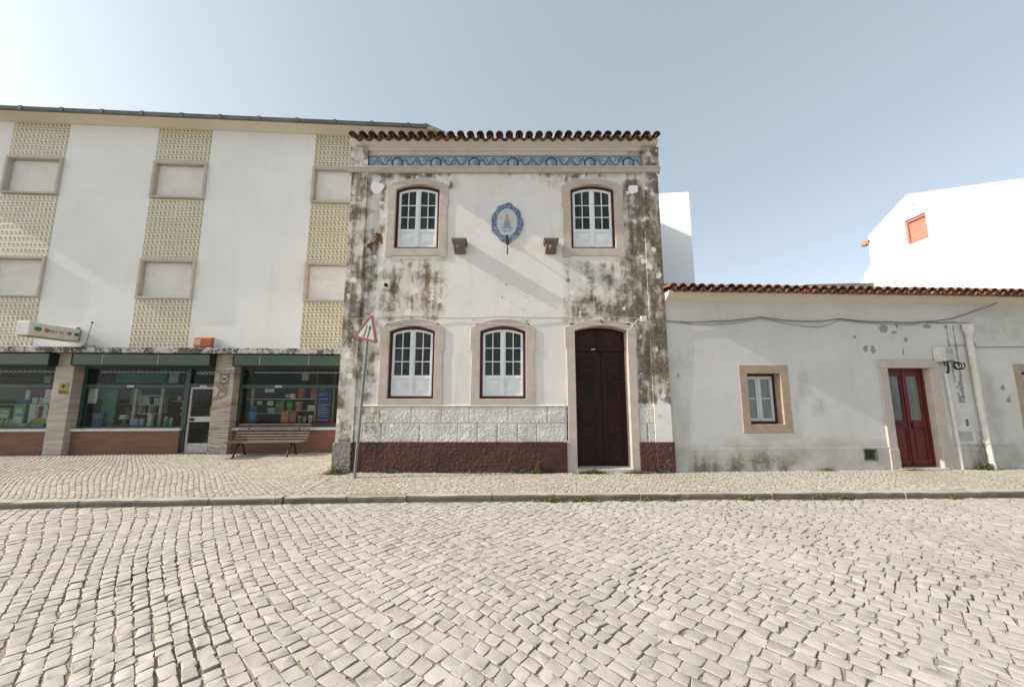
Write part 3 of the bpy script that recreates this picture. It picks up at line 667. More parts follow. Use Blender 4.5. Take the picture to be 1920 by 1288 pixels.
# front door
D = MB().prism(arch(DX0-.01, DX1+.01, .18, 2.9, 3.0), .262, .30).build('door', MDoorDk, H)
tag(D, 'dark mahogany double door under a lattice fanlight, right leaf slightly ajar')
o_ = [(DX0-.2, .1), (DX0-.005, .1), (DX0-.005, .55)]
outer = [(DX0-.24, .08), (DX0, .08)]
outer = [(DX0-.23, .1), (DX1+.2, .1), (DX1+.2, .69), (DX1+.165, .70), (DX1+.165, 2.5), (DX1+.19, 2.57), (DX1+.19, 2.94)] + arch(DX0-.2, DX1+.19, 0, 2.96, 3.12)[2:] + [(DX0-.2, 2.57), (DX0-.17, 2.5), (DX0-.17, .70), (DX0-.23, .69)]
MB().prism(outer, -.03, .30, [arch(DX0, DX1, .16, 2.9, 2.99)]).build('surround', MStone, D, bevel=.008)
MB().box(DX0-.02, DX1+.02, -.10, .28, .02, .178).build('doorstep', MStep, H, bevel=.012)
def leaf(x0, x1, yb):
    l = MB(); l.box(x0, x1, yb, yb+.04, .185, 2.50)
    cx = (x0+x1)/2; w2 = (x1-x0)/2-.09
    def frame(a, b, z0, z1, t=.014, y=.014): l.prism([(a, z0), (b, z0), (b, z1), (a, z1)], yb-y, yb+.002, [[(a+t, z0+t), (b-t, z0+t), (b-t, z1-t), (a+t, z1-t)]])
    frame(cx-w2, cx+w2, 2.03, 2.36); frame(cx-w2+.08, cx+w2-.08, 2.17, 2.23, .06, .01); frame(cx-w2, cx+w2, 1.93, 1.98, .02)
    frame(cx-w2, cx+w2, 1.05, 1.32); frame(cx-w2, cx+w2, .72, .99); frame(cx-w2, cx+w2, .26, .64, .02)
    return l
DM = (DX0+DX1)/2
lf = leaf(DX0+.01, DM, .225); rt = leaf(DM+.055, DX1-.01, .232)
rt.box(DX1-.075, DX1-.01, .215, .235, .3, 2.5)
for l, s_, xx, yb in ((lf, -1, DM-.13, .225), (rt, 1, DM+.15, .232)):
    n = 12; ri, ro = .17, .205                    # half-moon moulding round the dark light
    a = [(xx+s_*ri*math.sin(math.pi*i/n), 1.72+ri*math.cos(math.pi*i/n)) for i in range(n+1)]; b = [(xx+s_*ro*math.sin(math.pi*i/n), 1.72+ro*math.cos(math.pi*i/n)) for i in range(n+1)]
    l.prism(b + a[::-1], yb-.016, yb+.002)
for (xa, za_, xb, zb) in ((DM+.28, 1.92, DM+.47, 1.92), (DM+.29, 1.9, DM+.40, 1.80), (DM+.40, 1.80, DM+.46, 1.89), (DM+.31, 1.5, DM+.37, 1.64), (DM+.37, 1.64, DM+.46, 1.68), (DM+.33, 1.46, DM+.46, 1.46), (DM+.28, .78, DM+.44, .9), (DM+.44, .9, DM+.46, .78)):
    rt.tube([(xa, .226, za_), (xb, .226, zb)], .008, 6)
lf.build('door_leaf', MDoor, D, bevel=.004); rt.build('door_leaf', MDoor, D, bevel=.004)
for s_, xx, yb in ((-1, DM-.13, .224), (1, DM+.15, .231)):
    n = 12; a = [(xx+s_*.165*math.sin(math.pi*i/n), 1.72+.165*math.cos(math.pi*i/n)) for i in range(n+1)]; MB().prism(a, yb-.004, yb+.004).build('half_moon_light', P('half_moon_dark', (.008,.01,.009), None, 9, .3, .05, spec=.15), D)
tr = MB(); tr.box(DX0, DX1, .19, .262, 2.50, 2.57); tr.box(DX0, DX1, .20, .262, 2.57, 2.61); tr.box(DM-.04, DM+.04, .20, .262, 2.61, 2.97)
tr.prism(arch(DX0, DX1, 2.6, 2.9, 2.99), .205, .255, [arch(DX0+.045, DX1-.045, 2.63, 2.87, 2.945)])
tr.build('transom', MDoor, D, bevel=.004)
lt = MB()
for xa, xb in ((DX0+.045, DM-.04), (DM+.04, DX1-.045)):
    k = xa-.36
    while k < xb:
        a0, a1 = max(xa, k), min(xb, k+.36)
        if a1-a0 > .02:
            lt.tube([(a0, .225, 2.61+(a0-k)*.95), (a1, .225, 2.61+(a1-k)*.95)], .006, 5)
            lt.tube([(a0, .235, 2.95-(a0-k)*.95), (a1, .235, 2.95-(a1-k)*.95)], .006, 5)
        k += .045
lt.build('lattice', P('lattice_brown', (.1,.05,.04)), D)
lp = MB().box(DM-.16, DM-.08, .185, .20, 2.525, 2.55); lp.build('letter_plate', MAlu, D, bevel=.003)
# stone corbels under the plaque
def corbel(cx):
    b = MB(); b.box(cx-.155, cx+.155, -.24, .02, 4.745, 4.80); b.box(cx-.145, cx+.145, -.225, .02, 4.70, 4.748)
    prof = [(-.21, 4.70), (-.205, 4.66), (-.18, 4.61), (-.12, 4.56), (-.06, 4.535), (.02, 4.53), (.02, 4.70)]
    b.profx(prof, cx-.115, cx+.115); b.lathe([(.03, -.23), (.05, -.2), (.05, -.06)], (cx, 0, 4.62), 10, 0, 'y')
    return b.build('corbel', MStoneDk, H, bevel=.01)
corbel(-1.095); corbel(.81)

# ------------------------------------------------------------------ fixtures on the corner house
def wall_thing(F, name, label, cat, x, y, z, group=None): return T2(F, name, label, cat, x, y, z, group)
def azulejo_mat():
    t = T('painted_azulejo'); x, y, z = t.xyz(); n = t.noise(38, 4, .65); n2 = t.noise(17, 5, .7); n3 = t.noise(70, 3)
    ax = t.M('MULTIPLY', x, 1/.185); az = t.M('MULTIPLY', t.M('SUBTRACT', z, .03), 1/.255); r = t.M('SQRT', t.M('ADD', t.M('MULTIPLY', ax, ax), t.M('MULTIPLY', az, az)))
    blue = t.mix(t.step(n3, .3, .7), (.025,.04,.09), (.06,.09,.17)); pale = (.34,.385,.42)
    deco = t.mix(t.step(n, .43, .53), pale, blue); deco = t.mix(t.M('MULTIPLY', t.step(n2, .52, .6), .8), deco, (.06,.1,.2))
    ring = t.mix(t.step(t.M('ABSOLUTE', t.M('SUBTRACT', r, 1.05)), .035, .06), (.33,.43,.46), (.52,.56,.57))
    col = t.mix(t.step(r, 1.16, 1.2), ring, deco)
    low = t.step(z, -.085, -.105); inner = t.mix(low, t.mix(t.step(t.noise(9, 2), .45, .6), (.56,.5,.42), (.52,.45,.38)), t.mix(t.step(n2, .42, .58), (.46,.5,.53), (.14,.2,.3)))
    col = t.mix(t.step(r, .95, .92), col, inner)
    return t.fin(col, .3, None, .5)
PQ = wall_thing(HF, 'azulejo_plaque', 'oval blue and white tile plaque with a robed figure, between the two stone corbels', 'plaque', -.105, -.001, 5.21)
n = 72; outl = []
for i in range(n):
    t_ = 2*math.pi*i/n; sc = 1+.035*math.cos(9*t_+math.pi/2*0)+(.05 if abs(t_-math.pi/2) < .3 else 0)-(.0); rx, rz = .335, .44
    xx, zz = rx*math.cos(t_)*sc, rz*math.sin(t_)*sc
    if zz < -.2: xx *= 1-.35*(-.2-zz)/.26
    outl.append((xx, zz))
MB().prism(outl, -.022, 0).build('tile_panel', azulejo_mat(), PQ, bevel=.004)
fg = MB()
gown = [(-.10,-.1),(.10,-.11),(.085,-.03),(.055,.05),(.045,.10),(.03,.125),(-.02,.125),(-.045,.1),(-.06,.04),(-.085,-.03)]
fg.prism(gown, -.0245, -.021, mi=0)
for x0 in (-.05,-.02,.012,.045): fg.prism([(x0-.004,-.095),(x0+.004,-.095),(x0*.5+.003,.06),(x0*.5-.003,.06)], -.0255, -.0235, mi=1)
fg.prism([(.0+.022*math.cos(k*math.pi/6), .15+.03*math.sin(k*math.pi/6)) for k in range(12)], -.0245, -.021, mi=2)
fg.prism([(-.02,.155),(.022,.155),(.012,.19),(.0,.205),(-.012,.19)], -.0255, -.0215, mi=1)
fg.build('painted_figure', [P('figure_pale_blue', (.34,.38,.4), (.27,.31,.34), 30, .4), P('figure_line_blue', (.13,.16,.2), None, 30, .4), P('figure_skin', (.42,.36,.31), None, 30, .4)], PQ)
hk = wall_thing(HF, 'iron_bracket', 'black iron lamp hook sticking out below the oval tile plaque', 'hook', -.105, 0, 4.45)
b = MB(); b.box(-.02, .02, -.035, .004, .32, .50); b.tube([(0,-.02,.46),(0,-.05,.36),(.004,-.13,.31),(.0,-.2,.24),(.01,-.21,.12),(.012,-.2,.0)], .013, 8); b.lathe([(.012,-.03),(.03,-.012),(.03,.012),(.012,.03)], (.02,-.19,.245), 10)
b.build('bracket_arm', MIron, hk, smooth=True)
def nails(x, z, lab, nm='nail'):
    t_ = wall_thing(HF, nm, lab, 'nail', x, 0, z); MB().tube([(0,.01,0),(.003,-.05,.004)], .005, 6).tube([(.003,-.046,.004),(.003,-.054,.004)], .012, 8).build('shaft', MIron, t_)
nails(-.12, 3.86, 'rusty nail in the white plaster, upper of the two above the middle lower window'); nails(-.21, 3.6, 'rusty nail in the white plaster, lower of the two above the middle lower window')
ol = wall_thing(HF, 'wall_light_box', 'small white square fitting with round socket on the stained wall below the left upper window', 'light fitting', -2.62, 0, 3.86)
MB().prism([(-.085,-.085),(.085,-.085),(.085,.085),(-.085,.085)], -.02, .01).build('back_plate', MBoxW, ol, bevel=.006); MB().lathe([(.04,-.04),(.04,-.015)], (0,0,-.005), 14, 0, 'y').lathe([(.02,-.07),(.03,-.045)], (0,0,-.005), 12, 0, 'y').build('socket', MIron, ol, smooth=True)
jb = wall_thing(HF, 'junction_box', 'small white junction box on the cable right of the dark door', 'junction box', 2.69, -.035, 3.13)
MB().box(-.062, .062, -.045, .01, -.06, .06).build('casing', MBoxW, jb, bevel=.008); MB().box(-.055, .055, -.052, -.044, -.052, .052).build('lid', MSash2, jb, bevel=.004)
def cable(name, label, F, pts, r, mat, sub=6, sag=0.02, group=None):
    out = []; g = random.Random(len(label))
    for (a, b_) in zip(pts[:-1], pts[1:]):
        for i in range(sub):
            f = i/sub; out.append((a[0]+(b_[0]-a[0])*f, a[1]+(b_[1]-a[1])*f, a[2]+(b_[2]-a[2])*f - sag*4*f*(1-f) + g.uniform(-.004, .004)))
    out.append(pts[-1]); o = MB().tube(out, r, 6).build(name, mat, None, smooth=True); o.matrix_world = F.m
    return tag(o, label, 'cable', group)
cable('facade_cable', 'thin cable running across the old house just above the lower windows', HF, [(-3.46,-.05,3.14),(-2.95,-.05,3.155),(-2.1,-.04,3.2),(-1.2,-.02,3.16),(-.2,-.04,3.19),(.9,-.02,3.165),(1.8,-.05,3.2),(2.63,-.06,3.15)], .007, MWire, 6, .012)
cable('door_wire', 'short white wire dropping diagonally from the junction box to the door surround', HF, [(2.63,-.07,3.13),(2.55,-.06,3.1),(2.36,-.05,2.88),(2.35,-.035,2.8)], .008, MBoxW, 4, 0)
MBrk = P('rusty_iron', (.09,.05,.03), None, 20, .8)
ab = wall_thing(HF, 'cable_anchor', 'small rusty iron anchor above the dark door', 'anchor', 1.83, -.03, 3.08)
MB().tube([(-.02,0,.05),(.0,-.02,.0),(.04,-.03,-.03)], .009, 6).tube([(.0,.02,.0),(0,-.03,0)], .012, 6).build('hook', MBrk, ab)

# ================================================================== APARTMENT BLOCK (left)
A = thing('apartment_block', 'pale rendered apartment block with yellow tile columns above a green fronted shop', 'building', LF.loc, LF.rz)
TC = [(-9.02, -7.6), (-5.25, -3.83), (-.97, .45)]
wins = [(a, b, z0, z1) for a, b in TC for z0, z1 in ((6.95, 8.02), (4.11, 5.2))]
X0, X1 = -13.5, 2.26
wl = MB().prism([(X0, 2.78), (X1, 2.78), (X1, 9.3), (X0, 9.3)], 0, .28, [[(a+.06, z0+.06), (b-.06, z0+.06), (b-.06, z1-.06), (a+.06, z1-.06)] for a, b, z0, z1 in wins])
wl.box(X0, X1, .5, 6, 2.78, 9.2); wl.build('wall', MWallL, A)
for a, b in TC:
    for z0, z1 in ((2.78, 4.10), (5.21, 6.94), (8.03, 9.2)):
        MB().box(a, b, -.008, .01, z0, z1).build('tile_panel', MTiles, A)
for a, b, z0, z1 in wins:
    w_ = MB().prism([(a, z0), (b, z0), (b, z1), (a, z1)], -.06, .26, [[(a+.065, z0+.055), (b-.065, z0+.055), (b-.065, z1-.065), (a+.065, z1-.065)]]).build('window', MConc, A, bevel=.006)
    sh = MB(); k = int((z1-z0-.12)/.047)
    for i in range(k+1):
        zz = z0+.055+i*.047; zt = min(zz+.045, z1-.065)
        sh.profx([(.075, zz), (.063, (zz+zt)/2), (.075, zt), (.095, zt), (.095, zz)], a+.07, b-.07)
    sh.build('shutter', P('cream_shutter_slats', (.76,.73,.68), (.7,.67,.61), 3, .6, .05), w_)
    fr = MB(); fr.box(a+.066, a+.09, .04, .14, z0+.056, z1-.066); fr.box(b-.09, b-.066, .04, .14, z0+.056, z1-.066); fr.box(a+.09, b-.09, .096, .14, z0+.056, z1-.066)
    fr.build('shutter_guide', MConc, w_)
MB().profx([(0, 9.04), (-.06, 9.05), (-.16, 9.09), (-.28, 9.12), (-.34, 9.13), (-.34, 9.22), (0, 9.3)], X0, X1).build('eaves_soffit', MCream, A)
gt = MB(); x = X0; g = random.Random(2)
while x < X1-.05:
    x2 = min(x+1.02, X1+.02); gt.profx([(-.345, 9.13), (-.40, 9.135), (-.41, 9.225), (-.38, 9.235), (.3, 9.345), (.3, 9.24)], x, x2-.012)
    gt.box(x2-.1, x2-.02, -.422, -.38, 9.125, 9.24); x = x2
gt.build('gutter', MGutter, A)
MB().add([(X1,-.4,9.1),(X1+.9,-.3,8.85),(X1+.9,4,8.95),(X1,4,9.2),(X1,-.4,9.24),(X1+.9,-.3,8.95),(X1+.9,4,9.03),(X1,4,9.36)], [(0,1,2,3),(4,5,6,7),(0,1,5,4),(1,2,6,5),(2,3,7,6),(3,0,4,7)]).build('roof_verge', MLedge, A)
MB().add([(X0,-.3,9.27),(X1,-.3,9.27),(X1,6,9.9),(X0,6,9.9),(X0,6,9.2),(X1,6,9.2)], [(0,1,2,3),(0,3,4),(1,5,2),(3,2,5,4),(0,4,5,1)]).build('roof', MGutter, A)
MB().box(X0, .6, -.36, .3, 2.64, 2.782).build('ledge', MLedge, A, bevel=.012)
for a, b, m in ((-6.84, -6.40, MMarb), (-2.99, -2.51, MMarb2), (.55, 1.0, MMarb)):
    MB().box(a, b, -.10, .35, .06, 2.645).build('pillar', m, A, bevel=.01)
MB().box(X0, .6, .1, .3, 2.33, 2.66).build('lintel', MAwnDk, A)
# shop interior shell
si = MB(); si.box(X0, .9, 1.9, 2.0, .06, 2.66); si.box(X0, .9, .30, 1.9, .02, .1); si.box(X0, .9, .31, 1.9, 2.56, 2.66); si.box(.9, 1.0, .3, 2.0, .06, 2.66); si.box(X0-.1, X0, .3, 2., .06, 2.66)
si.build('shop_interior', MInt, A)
def lattice(name, parent, x0, x1, z0, z1, y, step=.115):
    l = MB(); k = x0-(z1-z0)*1.35; s_ = 1/1.35; H_ = z1-z0
    while k < x1:
        for sg in (1, -1):
            a0, a1 = max(x0, k), min(x1, k+H_*1.35)
            if a1-a0 > .01:
                za_, zb = ((a0-k)*s_, (a1-k)*s_); 
                if sg < 0: za_, zb = H_-za_, H_-zb
                l.tube([(a0, y+.004*sg, z0+za_), (a1, y+.004*sg, z0+zb)], .0055, 4)
        k += step
    return l.build(name, MAwnDk, parent)
def shop_window(x0, x1, gx0, gx1, sill=True):
    y = .15
    f = MB(); t_ = .06
    f.box(x0, x0+t_, y, y+.1, .755, 2.33); f.box(x1-t_, x1, y, y+.1, .755, 2.33); f.box(x0+t_, x1-t_, y, y+.1, .755, .79); f.box(x0+t_, x1-t_, y-.01, y+.09, 1.77, 1.865); f.box(x0+t_, x1-t_, y, y+.1, 2.27, 2.33)
    W = f.build('shop_window', MGreen, A, bevel=.005)
    MB().box(x0+t_, x1-t_, y+.055, y+.061, .79, 1.77).build('pane', MShopGlass, W)
    MB().box(x0+t_, x1-t_, y+.055, y+.061, 1.865, 2.27).build('upper_pane', MShopGlass, W)
    lattice('grille', W, x0+t_, x1-t_, 1.865, 2.27, y+.03)
    MB().box(x0-.02, x1+.02, .02, .24, .685, .753).build('sill', P('white_marble_sill', (.58,.57,.54), (.5,.49,.46), 4, .5), W, bevel=.008)
    MB().box(x0, x1, .06, .26, .06, .684).build('apron', MBrick, W)
    MB().box(x0+.3, x1-.2, y+.11, y+.135, 2.17, 2.215).build('rail', P('pale_rail', (.75,.74,.68)), W)
    for k in (.25, .55, .85): pass
    return W
W1 = shop_window(X0+.1, -6.85, 0, 0); W2 = shop_window(-6.39, -3.82, 0, 0); W3 = shop_window(-2.50, .56, 0, 0)
MB().box(-2.43, .5, .22, .34, .79, .855).build('red_ledge', P('red_display_ledge', (.3,.04,.025), (.22,.03,.02), 6), W3)
# shop door
DD = MB(); DD.box(-3.82, -3.74, .12, .25, .06, 2.33); DD.box(-3.08, -3.0, .12, .25, .06, 2.33); DD.box(-3.74, -3.08, .13, .24, 1.80, 1.88); DD.box(-3.74, -3.08, .13, .24, 2.27, 2.33)
DDo = DD.build('shop_door', MGreen, A, bevel=.005)
al = MB(); al.box(-3.735, -3.685, .16, .21, .1, 1.80); al.box(-3.125, -3.085, .16, .21, .1, 1.80); al.box(-3.685, -3.125, .165, .205, .1, .36); al.box(-3.685, -3.125, .155, .215, .90, 1.035); al.box(-3.685, -3.125, .165, .205, 1.75, 1.80)
al.build('leaf_frame', MAlu, DDo, bevel=.004)
MB().box(-3.685, -3.125, .182, .188, .36, .90).box(-3.685, -3.125, .182, .188, 1.035, 1.75).box(-3.74, -3.08, .182, .188, 1.88, 2.27).build('pane', MShopGlass, DDo)
MB().box(-3.66, -3.56, .12, .16, .93, 1.0).build('handle', MIron, DDo, bevel=.01)
lattice('grille', DDo, -3.74, -3.08, 1.88, 2.27, .16)
MB().box(-3.7, -3.1, .26, .28, 2.13, 2.22).build('rail', P('pale_rail', (.75,.74,.68)), DDo)
MB().box(-3.82, -3.0, .02, .3, .05, .098).build('threshold', MKerb, A)
MB().box(X0, .6, -.02, .3, .04, .09).build('base_strip', MKerb, A)
# awning housings
def awning(x0, x1, label):
    t_ = T2(LF, 'folded_awning', label, 'awning', x0, 0, 2.33, 'green awning housings over the shop windows'); L = x1-x0
    MB().profx([(-.29, 0), (-.31, .02), (-.315, .27), (-.29, .295), (.05, .295), (.05, .01)], .015, L-.015).build('housing', MAwn, t_, bevel=.006)
    for k in (0, 1): MB().profx([(-.30, -.004), (-.32, .02), (-.325, .275), (-.295, .30), (.06, .30), (.06, -.004)], k*(L-.02)+.0, k*(L-.02)+.02).build('end_cap', MAwnDk, t_)
    for f in (.22, .62):
        if L > 2: MB().box(L*f-.004, L*f+.004, -.319, -.30, .02, .27).build('seam', MAlu, t_)
    fl = MB().profx([(-.30, -.03), (-.302, 0.0), (-.292, 0.0), (-.29, -.03)], .02, L-.02).build('valance_rail', MAwnDk, t_)
awning(X0, -6.79, 'dark green folded awning housing at the left edge of the shop front')
awning(-6.28, -2.99, 'dark green folded awning housing over the middle shop window and shop door')
awning(-2.44, .58, 'dark green folded awning housing above the bench')
def px_plate(F, name, label, cat, x, y, z, w_, h_, mat, extra=None):
    t_ = T2(F, name, label, cat, x, y, z); MB().prism([(-w_/2,-h_/2),(w_/2,-h_/2),(w_/2,h_/2),(-w_/2,h_/2)], -.012, 0).build('plate', mat, t_, bevel=.003); return t_
# projecting shop sign
SG = T2(LF, 'shop_sign', 'white projecting shop sign with orange and green dots and brown lettering above the ledge', 'sign', -6.42, -.02, 2.95)
def font_mesh(name, txt, size, mat, parent, loc, rot, extrude=.002, ax='CENTER', sx=1):
    c = bpy.data.curves.new(name, 'FONT'); c.body = txt; c.size = size; c.extrude = extrude; c.align_x = ax; c.align_y = 'CENTER'; c.resolution_u = 3
    o = bpy.data.objects.new(name, c); COL.objects.link(o); dg = bpy.context.evaluated_depsgraph_get(); me = bpy.data.meshes.new_from_object(o.evaluated_get(dg)); bpy.data.objects.remove(o)
    m = bpy.data.objects.new(name, me); COL.objects.link(m); m.data.materials.clear(); m.data.materials.append(mat); m.parent = parent; m.location = loc; m.rotation_euler = rot; m.scale = (sx, 1, 1); return m
MS = P('shop_sign_white', (.62,.58,.52), (.54,.5,.43), 4, .4, .03)
MSb = P('sign_underside', (.4,.33,.22), (.3,.24,.15), 6)
MB().box(-.26, 0, -1.12, -.06, 0, .31).build('sign_box', MS, SG, bevel=.02)
MB().box(-.25, -.01, -1.1, -.08, -.018, 0).build('bottom_tray', MSb, SG, bevel=.004)
MB().box(-.265, .006, -1.135, -1.09, -.005, .315).build('end_cap', P('sign_end_white', (.68,.66,.62), (.6,.58,.54), 5, .4), SG, bevel=.012)
MB().box(-.2, -.06, -.07, .03, .02, .10).box(-.2, -.06, -.07, .03, .2, .30).tube([(-.13,.0,.0),(-.13,.0,.38)], .03, 10).build('bracket', P('rusty_sign_bracket', (.2,.15,.1), (.3,.26,.2), 9), SG)
def pill(y0, y1, z0, z1, m, nm):
    r = (z1-z0)/2; pts = []
    for k in range(9): a = -math.pi/2+math.pi*k/8; pts.append((y1-r+r*math.cos(a), (z0+z1)/2+r*math.sin(a)))
    for k in range(9): a = math.pi/2+math.pi*k/8; pts.append((y0+r+r*math.cos(a), (z0+z1)/2+r*math.sin(a)))
    b = MB().prism(pts, -.001, .003); b.v = [(-q[1], q[0], q[2]) for q in b.v]; return b.build(nm, m, SG)
MGs = P('sign_green', (.03,.16,.06), (.05,.2,.08), 8, .4); MOs = P('sign_orange', (.45,.15,.05), (.38,.12,.04), 8, .4)
pill(-1.03, -.88, .115, .215, MGs, 'green_mark'); pill(-.83, -.725, .11, .215, MOs, 'orange_dot'); pill(-.325, -.24, .11, .215, MOs, 'orange_dot'); pill(-.185, -.07, .12, .21, MGs, 'green_mark')
MTx = P('sign_lettering', (.1,.07,.045), None, 10, .5)
font_mesh('lettering', '\u0418IAT\u00a8EIC \u0418', .105, MTx, SG, (.001, -.525, .155), (R(90), 0, R(90)), .002, 'CENTER', .8)
# alarm box
AL = T2(LF, 'alarm_box', 'orange alarm box with a pale label on the wall above the shop door', 'alarm box', -3.32, 0, 2.80)
MB().profx([(-.17, .01), (-.19, .05), (-.19, .24), (-.16, .275), (.01, .275), (.01, .0)], -.22, .22).build('cover', P('orange_plastic', (.42,.13,.035), (.34,.1,.03), 6, .4, .05), AL, bevel=.02)
MB().box(-.205, -.04, -.205, -.185, .07, .21).build('label_panel', P('yellowed_label', (.5,.42,.24), (.42,.34,.18), 18, .5), AL, bevel=.004)
MB().box(.225, .30, -.12, .01, .02, .24).build('side_box', MBoxW, AL, bevel=.008)
AN = T2(LF, 'aerial_rod', 'thin bent aerial rod with small knob on the ledge beside the white sign', 'aerial', -6.2, -.06, 2.78)
MB().tube([(-.06,0,0),(-.04,0,.18),(.0,-.01,.45),(.03,-.01,.66)], .006, 6).lathe([(.0,.64),(.022,.655),(.022,.68),(0,.695)], (.03,-.01,0), 10).build('rod', MIron, AN)
MB().lathe([(.09,0),(.075,.05),(.03,.09),(.012,.13)], (-.05,0,0), 10).lathe([(.06,0),(.05,.06),(.01,.10)], (.1,.02,0), 9).build('mortar_foot', MLedge, AN, smooth=True)
YP = px_plate(LF, 'warning_plate', 'small yellow plate with a brown emblem on the left marble pillar', 'plate', -6.57, -.10, 1.755, .215, .29, P('faded_yellow_enamel', (.36,.28,.045), (.3,.23,.03), 12, .4))
hp = [(0,-.05),(.045,.005),(.048,.03),(.03,.05),(0,.035),(-.03,.05),(-.048,.03),(-.045,.005)]
MB().prism([(x, z+.045) for x, z in hp], -.0155, -.012).build('emblem', P('emblem_brown', (.13,.045,.03), None, 20), YP)
y_ = MB(); 
for k in range(5): y_.box(-.085+k*.034, -.06+k*.034, -.0145, -.012, -.075, -.055)
y_.box(-.095, .095, -.0145, -.012, -.112, -.086); y_.build('lettering', P('plate_dark_ink', (.06,.05,.02), None, 20), YP)
CP = px_plate(LF, 'ceramic_plaque', 'small square ceramic plaque with brown border and green oval on the right marble pillar', 'plaque', -2.735, -.10, 2.0, .23, .265, P('plaque_brown_glaze', (.13,.08,.05), (.2,.14,.09), 30, .35))
MB().prism([(.085*math.cos(k*math.pi/9), .055*math.sin(k*math.pi/9)+.0) for k in range(18)], -.0145, -.012).box(-.085, .085, -.0145, -.012, -.075, -.058).box(-.07, .07, -.0145, -.012, .062, .085).build('white_field', P('plaque_white_glaze', (.5,.48,.42), None, 30, .35), CP)
MB().prism([(.065*math.cos(k*math.pi/9), .036*math.sin(k*math.pi/9)) for k in range(18)], -.017, -.0145).build('green_oval', P('plaque_green_glaze', (.07,.13,.11), None, 30, .35), CP)
NP = px_plate(LF, 'number_plate', 'tiny white house number tile on the right marble pillar below the ceramic plaque', 'number plate', -2.75, -.10, 1.61, .11, .07, P('number_enamel', (.6,.57,.5), None, 30, .4))
MB().box(-.03, -.012, -.014, -.012, -.018, .018).box(.008, .03, -.014, -.012, -.018, .018).build('digits', P('digit_ink', (.12,.1,.08), None), NP)
for xx, lab in ((-5.2, 'small white name plate on the green rail of the middle shop window'), (-3.40, 'small white name plate on the green rail above the shop door'), (-1.5, 'small white name plate on the green rail of the shop window behind the bench')):
    NPl = px_plate(LF, 'name_plate', lab, 'plate', xx, .138, 1.815, .17, .055, P('name_plate_white', (.6,.6,.56), None, 20, .4)); b = MB()
    for k in range(6): b.box(-.06+k*.02, -.047+k*.02, -.0135, -.012, -.008, .008)
    b.build('lettering', P('plate_grey_ink', (.25,.25,.23), None), NPl)

# display furniture inside the shop (fixed)
MShelf = P('display_board', (.2,.18,.14), (.15,.13,.1), 3, .7)
MB().box(-13.4, -6.88, .30, 1.1, .70, .788).box(-6.36, -3.86, .30, 1.1, .70, .788).box(-2.47, .5, .345, 1.1, .70, .788).build('display_platform', MShelf, A)
MB().box(-9.2, -7.3, .42, .62, 1.345, 1.36).build('display_shelf', P('shelf_glass_edge', (.3,.36,.33), None), A)
MB().box(-2.45, -.66, .45, .68, 1.47, 1.493).box(-1.45, -.64, .44, .66, 1.155, 1.172).box(-2.45, -1.5, .5, .7, 1.085, 1.10).build('display_shelf', P('pale_shelf', (.36,.34,.28), None), A)
MB().box(-5.42, -5.35, .50, .56, .79, 2.3).box(-4.74, -4.67, .50, .56, .79, 2.3).box(-6.0, -5.43, .75, .95, 1.335, 1.35).box(-4.6, -4.0, .7, .9, 1.42, 1.435).build('display_post', P('cream_post', (.42,.39,.29), None), A)
MB().box(-.655, -.615, .40, .45, .79, 2.3).box(-.19, -.15, .40, .45, .79, 2.3).build('wood_post', P('wood_post', (.3,.15,.08), (.24,.11,.06), 9), A)
def item(name, label, cat, x, y, z, w_, h_, d, c, c2=None, kind='carton', group=None):
    t_ = T2(LF, name, label, cat, x+w_/2, y, z, group); m = P('item_'+name+'_%.2f%.2f%.2f' % c, c, None, 14, .5, .03); m2 = P('label_'+name+'_%.2f%.2f%.2f' % (c2 or c), c2 or (.55,.55,.5), None, 25, .5, .03)
    a, b = -w_/2, w_/2
    if kind == 'carton':
        MB().box(a, b, 0, d, 0, h_).build('carton', m, t_, bevel=.006)
        MB().box(a*.78, b*.78, -.003, .002, h_*.15, h_*.45).box(a*.6, b*.6, -.003, .002, h_*.6, h_*.82).build('label', m2, t_)
        MB().box(a-.002, b+.002, -.002, d+.002, h_*.93, h_+.003).build('lid', m, t_, bevel=.003)
    elif kind == 'board':
        MB().box(a, b, 0, d, 0, h_).build('panel', m, t_, bevel=.003)
        b_ = MB(); g = random.Random(int(abs(x)*100)); n = max(3, int(h_/.055))
        for k in range(n):
            if g.random() < .8: b_.box(a*.75, a*.75+w_*.75*g.uniform(.5, 1), -.003, .002, h_*(.06+.88*k/n), h_*(.06+.88*k/n)+.012)
        b_.build('printing', m2, t_)
    elif kind == 'jar':
        r = w_/2; MB().lathe([(r*.85,0),(r,.01),(r,h_*.72),(r*.7,h_*.85)], (0,r,0), 16).build('jar', m, t_, smooth=True)
        MB().lathe([(r*.74,h_*.84),(r*.74,h_*.98),(r*.6,h_)], (0,r,0), 16).build('lid', m2, t_, smooth=True)
    elif kind == 'cup':
        r = w_/2; MB().lathe([(r*.7,0),(r*.95,h_*.9),(r,h_)], (0,r,0), 16).build('cup', m, t_, smooth=True); MB().lathe([(r*.86,h_*.3),(r*.95,h_*.7)], (0,r,0), 16).build('band', m2, t_, smooth=True)
    return t_
it = item
it('carton', 'tall green and white carton standing in the left shop window', 'carton', -8.17, .36, .79, .26, .56, .1, (.1,.3,.17), (.45,.47,.4))
pt = T2(LF, 'poster_board', 'poster board with long brown hair and bare shoulders in the left shop window', 'poster', -7.58, .40, .79)
pm_ = [P('poster_white', (.5,.52,.55), None, 20), P('poster_skin', (.45,.25,.16), None, 20), P('poster_hair', (.12,.06,.04), None, 20), P('poster_yellow', (.42,.25,.06), None, 20), P('poster_teal', (.04,.22,.17), None, 20)]
